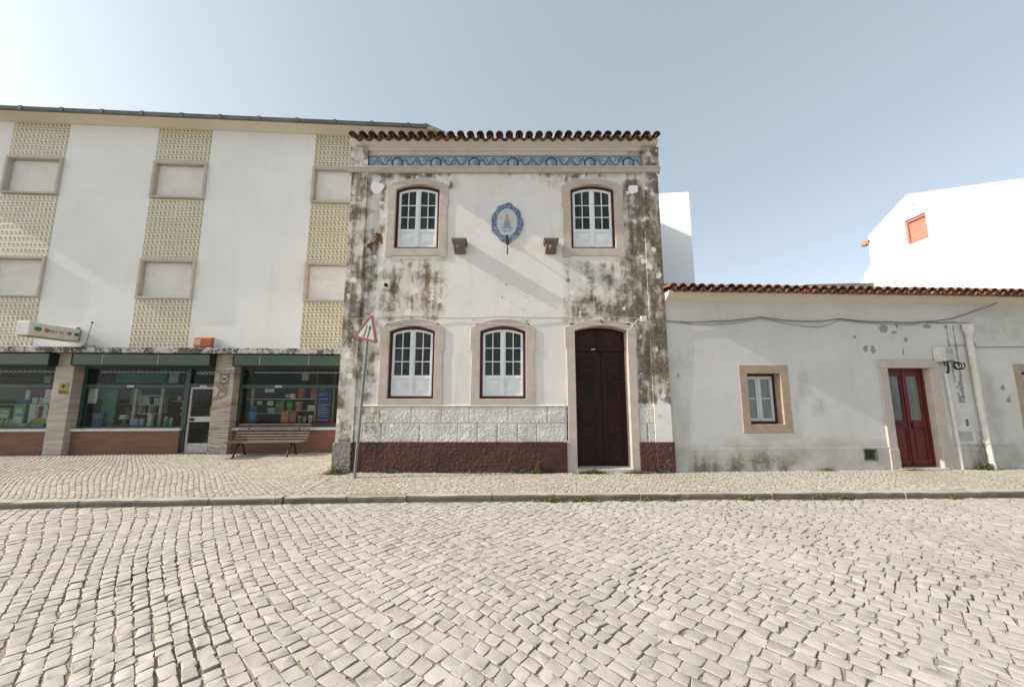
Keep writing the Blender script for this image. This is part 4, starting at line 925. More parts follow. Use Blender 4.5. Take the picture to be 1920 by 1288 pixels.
MB().box(-.27, .27, 0, .012, 0, .56).build('panel', pm_[0], pt)
b = MB(); b.prism([(-.05,.2),(.06,.2),(.08,.5),(.02,.54),(-.04,.5)], -.003, .001, mi=2); b.prism([(-.12,.28),(-.03,.25),(-.03,.5),(-.08,.52),(-.11,.46)], -.005, .001, mi=1)
b.prism([(-.2,.06),(.15,.06),(.17,.16),(.08,.23),(-.1,.22),(-.2,.14)], -.006, .001, mi=3); b.prism([(-.26,0),(.26,0),(.26,.05),(-.1,.06),(-.2,.1),(-.26,.08)], -.0075, .001, mi=4); b.prism([(.15,.3),(.25,.25),(.26,.42),(.2,.45)], -.004, .001, mi=1); b.prism([(.18,.44),(.26,.42),(.26,.54),(.16,.54)], -.0045, .001, mi=4)
b.build('printing', pm_, pt)
it('small_carton', 'pale teal small carton, left of the pair above the hair poster', 'carton', -7.87, .44, 1.36, .14, .165, .1, (.22,.45,.36), (.4,.5,.45))
it('small_carton', 'mint green small carton, right of the pair above the hair poster', 'carton', -7.7, .44, 1.36, .16, .165, .1, (.09,.38,.24), (.4,.5,.45))
it('flat_carton', 'navy blue flat carton on the shelf above the tall green carton', 'carton', -8.24, .44, 1.36, .34, .11, .12, (.02,.04,.13), (.05,.1,.25))
it('price_sheet', 'white printed sheet at the right edge of the left shop window', 'sheet', -7.36, .24, 1.37, .2, .36, .008, (.52,.54,.56), (.1,.1,.12), 'board')
it('white_post_card', 'narrow white card standing on the shelf of the left shop window', 'card', -8.07, .46, 1.36, .1, .36, .02, (.5,.5,.44), (.4,.4,.36), 'board')
it('flat_box', 'flat teal box lying before the hair poster', 'box', -7.7, .31, .79, .36, .06, .08, (.08,.3,.27), (.3,.4,.4))
it('white_box', 'small pale box lying before the tall green carton', 'box', -7.95, .31, .79, .2, .075, .08, (.4,.42,.4), (.2,.35,.3))
it('switch_box', 'white square box behind the grille of the left shop window', 'box', -7.65, .42, 1.9, .18, .18, .1, (.55,.55,.52))
it('green_pack', 'light green pack on the left edge of the left shop window', 'carton', -8.55, .4, .99, .24, .26, .1, (.13,.3,.17), (.45,.5,.4))
for k in range(4): it('beige_jar', 'beige jar in the row at the far left of the shop windows', 'jar', -8.66+k*.11, .42, .79, .095, .19, 0, (.4,.35,.22), (.5,.48,.4), 'jar', 'beige jars in the left shop window')
it('wide_tray', 'wide white tray of leaflets at the far left of the shop windows', 'tray', -9.2, .5, 1.15, .6, .1, .15, (.42,.42,.38))
# middle window
it('notice_sheet', 'white printed notice at the left of the middle shop window', 'notice', -6.29, .225, 1.38, .22, .38, .006, (.5,.5,.52), (.16,.16,.18), 'board')
it('teal_board', 'tall teal display board in the middle shop window', 'board', -6.12, .42, .79, .34, .95, .03, (.04,.16,.15), (.1,.28,.25), 'board')
it('blue_poster', 'blue poster leaning at the foot of the teal board', 'poster', -6.22, .34, .79, .26, .34, .02, (.03,.09,.22), (.25,.32,.4), 'board')
it('cream_picture', 'cream picture card on the shelf of the middle shop window', 'card', -5.77, .8, 1.35, .26, .4, .02, (.4,.37,.24), (.2,.17,.12), 'board')
ln = T2(LF, 'glass_lamp', 'pale table lamp with flared shade in the middle shop window', 'lamp', -5.66, .6, .79)
MB().lathe([(.07,0),(.075,.03),(.03,.06),(.025,.16)], (0,0,0), 14).build('base', P('lamp_base_grey', (.3,.3,.26), None), ln, smooth=True); MB().lathe([(.11,.16),(.115,.17),(.10,.26),(.085,.28)], (0,0,0), 18).build('lamp_shade', P('lamp_shade_white', (.55,.54,.48), None), ln, smooth=True)
vs_ = T2(LF, 'dried_flowers', 'pale dried flower spray in the middle shop window', 'flowers', -5.6, .75, .95); b = MB(); g = random.Random(9)
for k in range(14):
    a = g.uniform(-.16, .16); h_ = g.uniform(.15, .42); b.tube([(0,0,-.05),(a*.4,g.uniform(-.05,.05),h_*.5),(a,g.uniform(-.08,.08),h_)], .006, 4); b.lathe([(0,-.03),(.025,0),(0,.03)], (a,0,h_), 6)
b.build('stems', P('dried_straw', (.4,.37,.28), None), vs_)
sf = T2(LF, 'display_rack', 'white two tier display rack between the cream posts of the middle shop window', 'rack', -5.04, .58, 1.08); b = MB()
for zz in (0, .24, .48): b.box(-.29, .29, 0, .2, zz, zz+.022)
b.box(-.29, -.27, 0, .2, 0, .5); b.box(.27, .29, 0, .2, 0, .5); b.box(-.03, -.01, 0, .2, 0, .24); b.build('frame', P('rack_white', (.5,.5,.46), None), sf, bevel=.003)
for k in range(5): it('white_bottle', 'slim white bottle in the row on the white display rack', 'bottle', -5.0+k*.065, .62, 1.345, .045, .2, 0, (.5,.49,.44), (.1,.1,.1), 'jar', 'white bottles on the display rack')
it('framed_card', 'small grey framed card beside the row of white bottles', 'card', -5.29, .62, 1.345, .17, .19, .03, (.4,.4,.36), (.2,.2,.2), 'board')
bb = T2(LF, 'gift_box', 'pale blue gift box with dark ribbon in the middle shop window', 'box', -5.15, .36, .79)
MB().box(-.17, .17, 0, .16, 0, .19).build('carton', P('gift_blue', (.26,.34,.42), None, 12), bb, bevel=.02); MB().box(.045, .075, -.004, .164, -.0, .194).box(-.173, .173, .06, .085, 0, .193).build('ribbon', P('gift_ribbon', (.05,.07,.1), None), bb)
it('tall_carton', 'tall slim white carton by the second cream post of the middle shop window', 'carton', -4.89, .36, .79, .11, .32, .08, (.52,.47,.4), (.42,.36,.3))
it('green_bottle', 'green bottle with pale cap at the right end of the middle shop window', 'bottle', -4.5, .36, .79, .11, .24, 0, (.14,.3,.15), (.4,.45,.36), 'jar')
it('green_bottle', 'pale green bottle beside the green one in the middle shop window', 'bottle', -4.37, .38, .79, .09, .21, 0, (.28,.4,.26), (.45,.48,.4), 'jar')
for k in range(3): it('white_tag', 'small white price tag in the column at the right of the middle shop window', 'tag', -4.22, .55, 1.06+k*.16, .09, .055, .006, (.5,.5,.48), (.15,.15,.15), 'board', 'white price tags in a column')
it('small_pack', 'small yellowish pack on the thin shelf at the right of the middle shop window', 'pack', -4.5, .75, 1.436, .1, .12, .06, (.4,.4,.26))
it('printed_sheet', 'long teal and blue printed panel behind the grille of the middle shop window', 'panel', -5.76, .32, 1.9, 1.24, .27, .02, (.03,.2,.22), (.2,.45,.42), 'board')
it('paper_square', 'white panel behind the grille at the right of the middle shop window', 'panel', -4.44, .32, 1.9, .24, .26, .02, (.52,.52,.47))
# behind the door
it('toy_bottle', 'green and blue bottle standing behind the shop door glass', 'bottle', -3.45, .5, .1, .12, .42, 0, (.02,.09,.3), (.05,.4,.25), 'jar')
it('red_basket', 'dark red basket behind the shop door glass', 'basket', -3.66, .6, .1, .2, .44, .2, (.16,.04,.03), (.3,.12,.08), 'cup')
it('white_bucket', 'off white bucket behind the shop door glass', 'bucket', -3.42, .75, .1, .26, .62, .2, (.45,.43,.35), (.38,.36,.3), 'cup')
it('white_lamp', 'white ribbed vase standing on the counter behind the shop door', 'vase', -3.62, .7, 1.04, .15, .26, 0, (.5,.49,.43), (.45,.44,.4), 'jar')
MB().box(-3.7, -3.1, .62, 1.1, .98, 1.035).build('counter', MShelf, A)
# window by the bench
it('blue_bucket', 'bright blue bucket at the left of the shop window behind the bench', 'bucket', -2.43, .38, .79, .24, .5, 0, (.02,.1,.24), (.05,.22,.4), 'cup')
it('enamel_pan', 'pale grey enamel pan leaning in the window behind the bench', 'pan', -2.03, .52, 1.10, .27, .14, 0, (.42,.44,.47), (.36,.38,.4), 'cup')
it('price_card', 'grey price card, left of the two hanging below the shelf behind the bench', 'card', -2.19, .43, 1.33, .13, .1, .006, (.36,.38,.4), (.2,.2,.2), 'board'); it('price_card', 'white price card, right of the two hanging below the shelf behind the bench', 'card', -1.92, .43, 1.31, .15, .12, .006, (.5,.5,.52), (.2,.2,.2), 'board')
it('orange_jar', 'red and orange jar with yellow cap on the shelf behind the bench', 'jar', -1.22, .5, 1.495, .2, .27, 0, (.4,.09,.03), (.45,.3,.08), 'jar'); it('orange_tin', 'large orange tin on the shelf beside the wooden post', 'tin', -.86, .5, 1.495, .2, .28, 0, (.42,.17,.03), (.35,.12,.03), 'jar')
it('red_can', 'red and white can on the shelf behind the bench', 'can', -1.53, .5, 1.495, .13, .14, 0, (.3,.03,.03), (.5,.48,.45), 'cup'); it('cream_pack', 'cream pack between the red can and the red and orange jar', 'pack', -1.38, .5, 1.495, .13, .13, .08, (.5,.46,.36))
it('olive_board', 'olive green card with a pale square behind the bench', 'card', -1.78, .56, 1.11, .23, .33, .02, (.1,.14,.06), (.3,.33,.22), 'board'); it('green_can', 'bright green can in the window behind the bench', 'can', -1.5, .52, 1.175, .2, .26, 0, (.04,.2,.07), (.06,.25,.09), 'cup')
it('striped_cup', 'pink patterned cup on the lower shelf behind the bench', 'cup', -1.25, .47, 1.175, .2, .24, 0, (.36,.22,.17), (.3,.12,.1), 'cup')
it('list_board', 'tall dark blue price list with white lines between two wooden posts', 'board', -.59, .38, .86, .38, .98, .02, (.018,.035,.13), (.35,.4,.5), 'board')
it('orange_carton', 'orange brown carton on the red ledge behind the bench', 'carton', -1.5, .36, .857, .2, .3, .12, (.36,.17,.05), (.4,.22,.08)); it('brown_carton', 'reddish brown carton next to the orange one behind the bench', 'carton', -1.28, .37, .857, .17, .28, .12, (.26,.1,.06), (.34,.18,.12))
it('tea_cup', 'grey printed cup, leftmost of three on the red ledge', 'cup', -1.07, .36, .857, .095, .17, 0, (.3,.31,.3), (.1,.12,.12), 'cup'); it('tea_cup', 'dark patterned cup, middle of three on the red ledge', 'cup', -.95, .36, .857, .11, .15, 0, (.2,.2,.18), (.35,.34,.3), 'cup'); it('tea_cup', 'white printed cup, rightmost of three on the red ledge', 'cup', -.81, .36, .857, .13, .19, 0, (.5,.48,.46), (.3,.2,.18), 'cup')
it('white_tag', 'white square tag in front of the wooden post behind the bench', 'tag', -.83, .40, 1.175, .17, .14, .008, (.48,.5,.42), (.12,.13,.1), 'board'); it('square_sign', 'white square sign behind the grille of the window by the bench', 'sign', -1.01, .32, 1.98, .18, .21, .01, (.55,.55,.52))
it('camera_sign', 'small white camera warning sign in the window by the bench', 'sign', -1.9, .24, 1.66, .24, .105, .006, (.5,.5,.46), (.06,.06,.06), 'board')
it('cream_roll', 'cream upright roll in the left corner of the window by the bench', 'roll', -2.44, .5, 1.12, .1, .68, 0, (.42,.4,.3), (.36,.34,.26), 'cup')

# ------------------------------------------------------------------ bench
BN = T2(LF, 'park_bench', 'brown slatted bench with black iron legs in front of the shop', 'bench', -1.38, 0, .105)
BX0, BX1 = -.89, .89
seat = MB()
for k in range(5):
    y0 = -.60+k*.077; z = .335+.0*k - (.012 if 0 < k < 4 else 0); seat.box(BX0, BX1-.0, y0, y0+.055, z, z+.035)
seat.build('seat', MWood, BN, bevel=.006)
back = MB()
for k in range(6):
    f = k/5; y0 = -.235+.12*f; z = .41+.33*f
    o = MB().box(BX0+.02, BX1+.02, -.013, .013, -.019, .019); ca, sa = math.cos(R(-20)), math.sin(R(-20))
    back.add([(p[0], y0+p[1]*ca-p[2]*sa, z+p[1]*sa+p[2]*ca) for p in o.v], o.f)
back.build('backrest', MWood, BN, bevel=.005)
for xx in (-.62, .62):
    l = MB(); l.tube([(xx,-.66,-.0),(xx,-.6,.1),(xx,-.53,.24),(xx,-.44,.31),(xx,-.35,.33)], [.024,.02,.02,.022,.022], 8); l.tube([(xx,-.2,0),(xx,-.24,.1),(xx,-.3,.24),(xx,-.37,.31)], [.024,.02,.02,.022], 8)
    l.tube([(xx,-.60,.325),(xx,-.25,.325),(xx,-.21,.40),(xx,-.09,.735)], .017, 8); l.box(xx-.03, xx+.03, -.69, -.63, -.0, .015); l.box(xx-.03, xx+.03, -.23, -.17, 0, .015)
    l.build('leg', MIron, BN, smooth=True)

# ------------------------------------------------------------------ road sign
RS = thing('road_sign', 'leaning triangular warning sign with red rim and two black arrows on a thin grey pole', 'road sign', (-2.87, 7.07, .1))
top = Vector((.0, .0, 2.5)); lean = .09
MB().tube([(0,0,-.03),(lean*.5,.01,1.25),(lean,.02,2.46),(lean+.003,.02,2.86)], .027, 14).build('pole', MGalv, RS, smooth=True)
def tri(s_, r, n=6):
    hgt = s_*math.sqrt(3)/2; P0 = [(-s_/2, -hgt/3), (s_/2, -hgt/3), (0, hgt*2/3)]; out = []
    for i in range(3):
        c = Vector(P0[i]); dirs = -c.normalized(); cc = c + dirs*2*r; a0 = math.atan2(c.y, c.x)
        for k in range(n+1): a = a0 - math.pi/3 + 2*math.pi/3*k/n; out.append((cc.x+r*math.cos(a), cc.y+r*math.sin(a)))
    return out
SP = MB(); SP.prism(tri(.62, .035), -.02, .012, [tri(.465, .025)]); 
MRedS = P('faded_sign_red', (.15,.01,.014), (.12,.009,.012), 6, .45, .03); MRet = P('grey_white_retroreflective', (.3,.31,.28), (.26,.27,.245), 10, .45, .02); MBlk = P('sign_black', (.014,.016,.015), None, 20, .5)
sm = Matrix.Translation((lean+.02, -.02, 2.70)) @ Matrix.Rotation(R(-22), 4, 'Z') @ Matrix.Rotation(R(15), 4, 'Y')
def sgn(mb, nm, m, **k):
    o = mb.build(nm, m, RS, **k); o.matrix_local = sm; return o
sgn(SP, 'rim', MRedS, bevel=.004); sgn(MB().prism(tri(.63, .037), -.008, .02), 'back_plate', P('sign_edge_white', (.6,.58,.55), None, 20, .4), bevel=.003); sgn(MB().prism(tri(.48, .027), -.0135, -.006), 'face', MRet)
ar = MB(); ar.prism([(-.075,-.115),(-.03,-.125),(-.035,-.03),(-.028,.0),(-.03,.11),(-.042,.125),(-.054,.11),(-.056,0),(-.06,-.06)], -.0165, -.012); ar.prism([(.03,-.13),(.058,-.13),(.058,.045),(.03,.045)], -.0165, -.012)
ar.prism([(.044+.034*math.cos(k*math.pi/8), .075+.042*math.sin(k*math.pi/8)) for k in range(16)], -.0168, -.012); sgn(ar, 'arrows', MBlk)

# ================================================================== LOW HOUSE (right)
B = thing('low_house', 'single storey greyish white house with red door and clay tile eaves', 'house', RF.loc, RF.rz)
RX1 = 12.5
rholes = [(1.60, 2.36, .98, 2.06), (4.64, 5.62, -1, 2.17), (7.62, 8.46, .98, 2.1), (3.93, 4.17, .31, .50)]
def r_g(X, Z):
    n = .12
    g = .56*softbox(X, Z, .3, 2.4, .1, .5, .25) + .3*softbox(X, Z, 2.55, 3.4, 1.1, 2.0, .5)*0 + .3*softbox(X, Z, 2.2, 3.0, .1, .4, .3) + .28*softbox(X, Z, 5.95, 6.7, .0, .6, .3) + .33*softbox(X, Z, 6.3, 6.75, .1, .9, .3) + .24*softbox(X, Z, 0, 12, .05, .2, .12)
    return g
def r_pe(X, Z):
    p = np.zeros_like(X)
    for cx, cz, rx, rz in ((4.72,2.98,.13,.10),(4.95,2.9,.07,.06),(5.03,3.05,.06,.06),(4.05,2.8,.05,.06),(4.26,2.55,.08,.10),(4.42,2.53,.08,.11),(5.2,2.75,.06,.09),(5.1,2.5,.03,.1),(7.2,1.75,.06,.07),(7.28,1.5,.07,.08),(5.7,3.05,.12,.07),(.2,2.0,.035,.05)):
        p = np.maximum(p, .84*np.exp(-(((X-cx)/rx)**2+((Z-cz)/rz)**2)*.8))
    lx = 6.2+.05*(3.1-Z)/1.6      # scraped channel of an old pipe: two ragged lines that meet at a point
    wdt = .075-.02*np.clip((2.0-Z)/.7, 0, 1); inz = np.clip((Z-1.35)/.1, 0, 1)*np.clip((3.12-Z)/.05, 0, 1)
    low = np.clip((2.1-Z)/.2, 0, 1)
    p = np.maximum(p, .8*inz*np.exp(-((np.abs(X-lx)-wdt)/.035)**2)); p = np.maximum(p, .55*inz*low*np.exp(-((X-lx)/.07)**2)); return p
def r_damp(X, Z):
    return np.maximum.reduce([.62*np.exp(-(((X-2.85)/.28)**2+((Z-1.75)/.38)**2)), .5*np.exp(-(((X-3.1)/.32)**2+((Z-1.35)/.3)**2)), .4*np.exp(-(((X-2.62)/.1)**2+((Z-1.5)/.6)**2)), .6*softbox(X, Z, -.5, 12, .0, .75, .5), .5*softbox(X, Z, -.3, .5, .2, 2.6, .6), .55*softbox(X, Z, 6.6, 7.2, .4, 2.2, .6), .5*softbox(X, Z, 5.9, 6.5, .4, 1.2, .3), .35*softbox(X, Z, 1.2, 2.7, .5, .9, .4), .4*softbox(X, Z, 6.5, 13, 2.6, 3.6, .4)])
RA = dict(grime=r_g, brown=lambda X, Z: .5*softbox(X, Z, 1.4, 2.2, .15, .45, .3), rust=lambda X, Z: 0*X, peel=r_pe, patch=lambda X, Z: 0*X, damp=r_damp)
def r_relief(X, Z): return np.array(-.012*np.sin(X*.9+.5)*np.sin(Z*1.1) - .006*np.sin(X*2.3+Z*1.7))
grid_wall('wall', MPlR, B, -.005, RX1, .54, 3.62, .05, rholes, .3, RA, 0, r_relief)
grid_wall('plinth', MPlR, B, -.0, RX1, .04, .545, .05, rholes, .3, RA, -.022, lambda X, Z: .006*np.sin(X*3)*np.sin(Z*5))
MB().box(.05, RX1, .32, 5, .05, 3.6).build('rear_walls', MPlR, B)
MB().profx([(.02, 3.50), (-.02, 3.52), (-.10, 3.56), (-.19, 3.62), (-.22, 3.655), (-.22, 3.69), (.3, 3.69), (.3, 3.5)], -.0, RX1).build('cornice', MCream, B)
tile_roof('roof', MRoofR, B, .03, RX1, .195, -.36, 3.64, 11, 6, .078, 8)
MB().add([(0,-.2,3.68),(RX1,-.2,3.68),(RX1,2.6,4.2),(0,2.6,4.2),(0,5,3.7),(RX1,5,3.7)], [(0,1,2,3),(3,2,5,4),(0,3,4),(1,5,2),(0,4,5,1)]).build('roof_deck', MDark, B)
def low_window(x0, x1, z0, z1, o, pane, group=None, reveal=.16):
    s_ = MB().prism([(x0-o, z0-o), (x1+o, z0-o), (x1+o, z1+o), (x0-o, z1+o)], -.02, .3, [[(x0, z0), (x1, z0), (x1, z1), (x0, z1)]]); W = s_.build('window', MGran, B, bevel=.01)
    MB().prism([(x0, z0), (x1, z0), (x1, z1), (x0, z1)], reveal, reveal+.1, [[(x0+.035, z0+.045), (x1-.035, z0+.045), (x1-.035, z1-.045), (x0+.035, z1-.045)]]).build('outer_frame', MMaroon, W)
    c = (x0+x1)/2; f = MB()
    for a, b_ in ((x0+.04, c-.004), (c+.004, x1-.04)):
        f.prism([(a, z0+.05), (b_, z0+.05), (b_, z1-.05), (a, z1-.05)], reveal+.02, reveal+.06, [[(a+.055, z0+.11), (b_-.055, z0+.11), (b_-.055, z1-.11), (a+.055, z1-.11)]])
        zz = (z0+z1)/2; f.box(a+.05, b_-.05, reveal+.03, reveal+.05, zz-.011, zz+.011)
    f.box(c-.02, c+.02, reveal+.008, reveal+.03, z0+.06, z1-.06); f.build('casement', MSash2, W, bevel=.004)
    MB().box(x0+.07, x1-.07, reveal+.04, reveal+.046, z0+.08, z1-.08).build('pane', pane, W); return W
low_window(1.63, 2.33, 1.01, 2.03, .17, MPaneG)
low_window(7.66, 8.42, 1.03, 2.08, .17, MPaneS)
dr = MB().prism([(4.67, .14), (5.58, .14), (5.58, 2.15), (4.67, 2.15)], .10, .2, [[(4.71, .17), (5.54, .17), (5.54, 2.10), (4.71, 2.10)]]); RD = dr.build('door', MRed, B, bevel=.004)
tag(RD, 'oxblood red double door with two tall glass panes')
sr = MB(); sr.box(4.48, 4.665, -.025, .25, .06, 2.15); sr.box(5.585, 5.80, -.025, .25, .06, 2.15); sr.box(4.46, 5.82, -.03, .25, 2.152, 2.325); sr.box(4.465, 4.668, -.04, .24, .05, .52); sr.box(5.582, 5.815, -.04, .24, .05, .52)
sr.build('surround', MStone, RD, bevel=.008)
for a, b_ in ((4.715, 5.118), (5.128, 5.535)):
    l = MB(); l.prism([(a, .175), (b_, .175), (b_, 2.095), (a, 2.095)], .12, .165, [[(a+.075, 1.07), (b_-.075, 1.07), (b_-.075, 1.99), (a+.075, 1.99)], [(a+.07, .27), (b_-.07, .27), (b_-.07, .93), (a+.07, .93)]])
    l.box(a+.068, b_-.068, .135, .155, .268, .932); l.prism([(a+.11, .31), (b_-.11, .31), (b_-.11, .89), (a+.11, .89)], .124, .138)
    L_ = l.build('door_leaf', MRed, RD, bevel=.005); MB().box(a+.07, b_-.07, .142, .148, 1.065, 1.995).build('pane', MPaneD, L_)
MB().box(5.095, 5.15, .10, .125, .19, 2.08).build('meeting_strip', MRed, RD, bevel=.006)
MB().box(4.8, 4.98, .108, .122, .975, 1.005).build('letter_plate', MIron, RD, bevel=.003); MB().box(5.165, 5.185, .08, .122, .9, 1.04).build('handle', MIron, RD, bevel=.004)
MB().box(4.62, 5.66, -.09, .22, .02, .135).build('doorstep', MStep, B, bevel=.012)
vt = MB().box(3.93, 4.17, .10, .14, .31, .50); 
for k in range(7): vt.box(3.95+k*.032, 3.955+k*.032, .085, .10, .31, .50)
vt.prism([(3.9, .28), (4.2, .28), (4.2, .53), (3.9, .53)], -.028, .12, [[(3.93, .31), (4.17, .31), (4.17, .50), (3.93, .50)]]); vt.build('vent', P('vent_grey', (.2,.2,.17), (.1,.1,.07), 9), B)
# electrical boxes and pipes on the low house
EB = T2(RF, 'electric_box', 'cream box with dangling black cables beside the red door', 'electric box', 5.87, -.02, 2.44)
MB().box(-.13, .03, -.10, .02, -.15, .15).build('casing', MPvc, EB, bevel=.008); MB().box(.032, .2, -.09, .02, -.14, .145).build('side_casing', P('pale_green_box', (.45,.47,.42), None, 8), EB, bevel=.006)
b = MB(); b.tube([(.04,-.08,-.14),(.03,-.09,-.24),(.045,-.08,-.33),(.035,-.06,-.40)], [.016,.016,.018,.024], 8); b.tube([(-.03,-.08,-.14),(-.04,-.09,-.2),(-.02,-.09,-.24)], .012, 7)
b.tube([(-.03,-.08,-.15),(.12,-.1,-.155),(.2,-.1,-.16),(.28,-.1,-.2)], .012, 7); b.tube([(.19+.07*math.cos(k*.5)*(1+.02*k), -.1-.003*k, -.25+.075*math.sin(k*.5)) for k in range(28)], .011, 7); b.build('cable_coil', MIron, EB, smooth=True)
CT = T2(RF, 'conduit_pipe', 'thin white conduit pipe running down from the black cables to the pavement', 'pipe', 5.955, -.04, .1)
MB().tube([(-.04,0,1.94),(-.02,0,1.3),(0,0,.5),(.0,0,-.02)], .028, 12).lathe([(.036,1.2),(.036,1.28)], (-.018,0,0), 12).build('tube', MPvc, CT, smooth=True)
DP = T2(RF, 'downpipe', 'thick cream rain downpipe with a square hopper on the low house', 'downpipe', 6.54, -.07, .1)
b = MB().tube([(-.01,0,2.75),(-.01,0,2.3),(.0,0,1.2),(.015,0,.5),(.02,-.01,.12),(.025,-.06,-.02)], [.055,.055,.052,.05,.05,.05], 14)
for zz in (2.28, 1.3, .55): b.lathe([(.062,zz-.03),(.062,zz+.03)], (.0,0,0), 14)
b.build('tube', MPvc, DP, smooth=True); MB().lathe([(.06,2.74),(.085,2.8),(.11,2.84),(.115,2.98),(.10,2.985)], (-.01,0,0), 4).build('hopper', MPvc, DP, bevel=.01)
MP = T2(RF, 'meter_cabinet', 'grey flush meter cabinet with a small dark window between the two pipes', 'meter cabinet', 6.17, 0, .66)
MB().prism([(-.23,-.06),(.23,-.06),(.23,.52),(-.23,.52)], -.012, .02).build('frame', MPlR, MP, bevel=.004); MB().box(-.18, .15, -.022, -.01, .19, .46).build('door', MBoxW, MP, bevel=.004); MB().box(-.18, .15, -.02, -.01, .0, .18).build('lower_panel', P('meter_grey', (.42,.44,.42), None, 8), MP, bevel=.004)
MB().box(.04, .10, -.026, -.02, .30, .44).build('window', MPaneD, MP, bevel=.003)
cable('wall_cable', 'bundle of grey cables sagging along the low house below its eaves', RF, [(-.03,-.03,3.1),(1.0,-.03,3.10),(2.0,-.04,3.2),(3.0,-.03,3.12),(3.7,-.04,3.18),(4.9,-.03,3.13),(5.6,-.03,3.14),(6.35,-.02,3.14)], .011, MCable, 8, .02)
cable('thin_cable', 'thin loose cable hanging in long loops under the cable bundle', RF, [(.3,-.02,3.07),(1.2,-.03,3.05),(2.0,-.05,3.18),(3.2,-.03,3.0),(3.75,-.05,3.17),(5.0,-.03,3.08),(5.6,-.03,3.13)], .006, MCable, 8, .03)
cable('rising_cable', 'cable slanting up from the bundle to the eaves at the right', RF, [(5.5,-.03,3.13),(6.2,-.04,3.2),(6.9,-.06,3.42),(7.4,-.1,3.6),(8.6,-.1,3.6)], .010, MCable, 6, .01)
cable('drop_cable', 'thin cable dropping behind the rain hopper and running off to the right', RF, [(6.3,-.03,3.13),(6.62,-.03,3.12),(6.66,-.03,2.75),(6.72,-.03,2.6),(8,-.03,2.62),(12,-.03,2.6)], .007, MCable, 5, .0)
cable('link_cable', 'short thin cable between the cream box and the rain downpipe', RF, [(6.05,-.04,2.63),(6.3,-.03,2.64),(6.55,-.03,2.63)], .006, MCable, 4, .0)

# ================================================================== HOUSES BEHIND
G = thing('gable_house', 'bright white gable wall with an orange shuttered window behind the low house', 'house', (20, 16, 0))
# profile in (y, z), wall at x = 20 facing the street's left
prof = [(8.2, .0), (21.6, 0), (21.6, 7.0), (20.01, 8.81), (19.95, 10.41), (17.72, 11.64), (13.57, 9.96), (8.2, 7.7)]
hole = [(17.02, 9.05), (18.02, 9.05), (18.02, 10.36), (17.02, 10.36)]
b = MB().prism([(p[0]-16, p[1]) for p in prof], 0, .4, [[(p[0]-16, p[1]) for p in hole]]); b.v = [(q[1], q[0], q[2]) for q in b.v]
b.build('wall', MWhite, G)
b = MB().prism([(p[0]-16+.0, p[1]) for p in [(8.3, 0), (19.9, 0), (19.9, 10.3), (17.72, 11.5), (13.6, 9.8), (8.3, 7.6)]], .41, 8); b.v = [(q[1], q[0], q[2]) for q in b.v]; b.build('rear_walls', MWhite, G)
MB().box(-.0, 8, 3.9, 4.35, 10.02, 10.2).build('eaves', MTerr, G)
MB().box(-.04, .2, 3.96, 4.42, 9.98, 10.18).build('eaves_tile', MTerr, G)
fr = MB().prism([(.93, 8.96), (2.11, 8.96), (2.11, 10.45), (.93, 10.45)], -.02, .2, [[(1.035, 9.065), (2.005, 9.065), (2.005, 10.345), (1.035, 10.345)]]); fr.v = [(q[1], q[0], q[2]) for q in fr.v]
GW = fr.build('window', MWhite, G, bevel=.006)
MRf = P('orange_red_frame', (.5,.2,.15), (.46,.18,.13), 8, .5)
b = MB().prism([(1.04, 9.07), (2.0, 9.07), (2.0, 10.34), (1.04, 10.34)], .06, .19, [[(1.09, 9.12), (1.95, 9.12), (1.95, 10.22), (1.09, 10.22)]]); b.v = [(q[1], q[0], q[2]) for q in b.v]; b.build('frame', MRf, GW)
MB().box(.15, .19, 1.07, 1.97, 9.1, 10.24).box(.13, .16, 1.09, 1.95, 9.16, 9.185).build('shutter', MBlindR, GW)
vb = MB().box(-.03, .0, 1.42, 1.5, 10.95, 11.09); vb.build('vent', P('gable_vent_grey', (.35,.35,.34), None, 9), G)
lv = thing('white_side_house', 'tall plain white house wall between the old house and the low roof', 'house', (6.8, 14.5, 0), -27)
MB().prism([(-5, 0), (.47, 0), (.47, 9.8), (-5, 10.9)], 0, 5).build('wall', MWhite, lv); MB().box(-5, -1.5, -1.6, -.002, 0, 9.35).build('added_shadow_wing', MWhite, lv)  # unseen wing, added to throw the diagonal shadow across this wall
fr_ = thing('distant_roof', 'sliver of low grey roof just above the clay tile eaves', 'roof', (18.6, 20, 0))
MB().add([(-2.4,0,7.62),(1.6,0,7.74),(1.6,2,7.8),(-2.4,2,7.66),(-2.4,0,0),(1.6,0,0),(1.6,2,0),(-2.4,2,0)], [(0,1,2,3),(0,4,5,1),(1,5,6,2),(2,6,7,3),(3,7,4,0)]).build('roof_slab', MGutter, fr_)

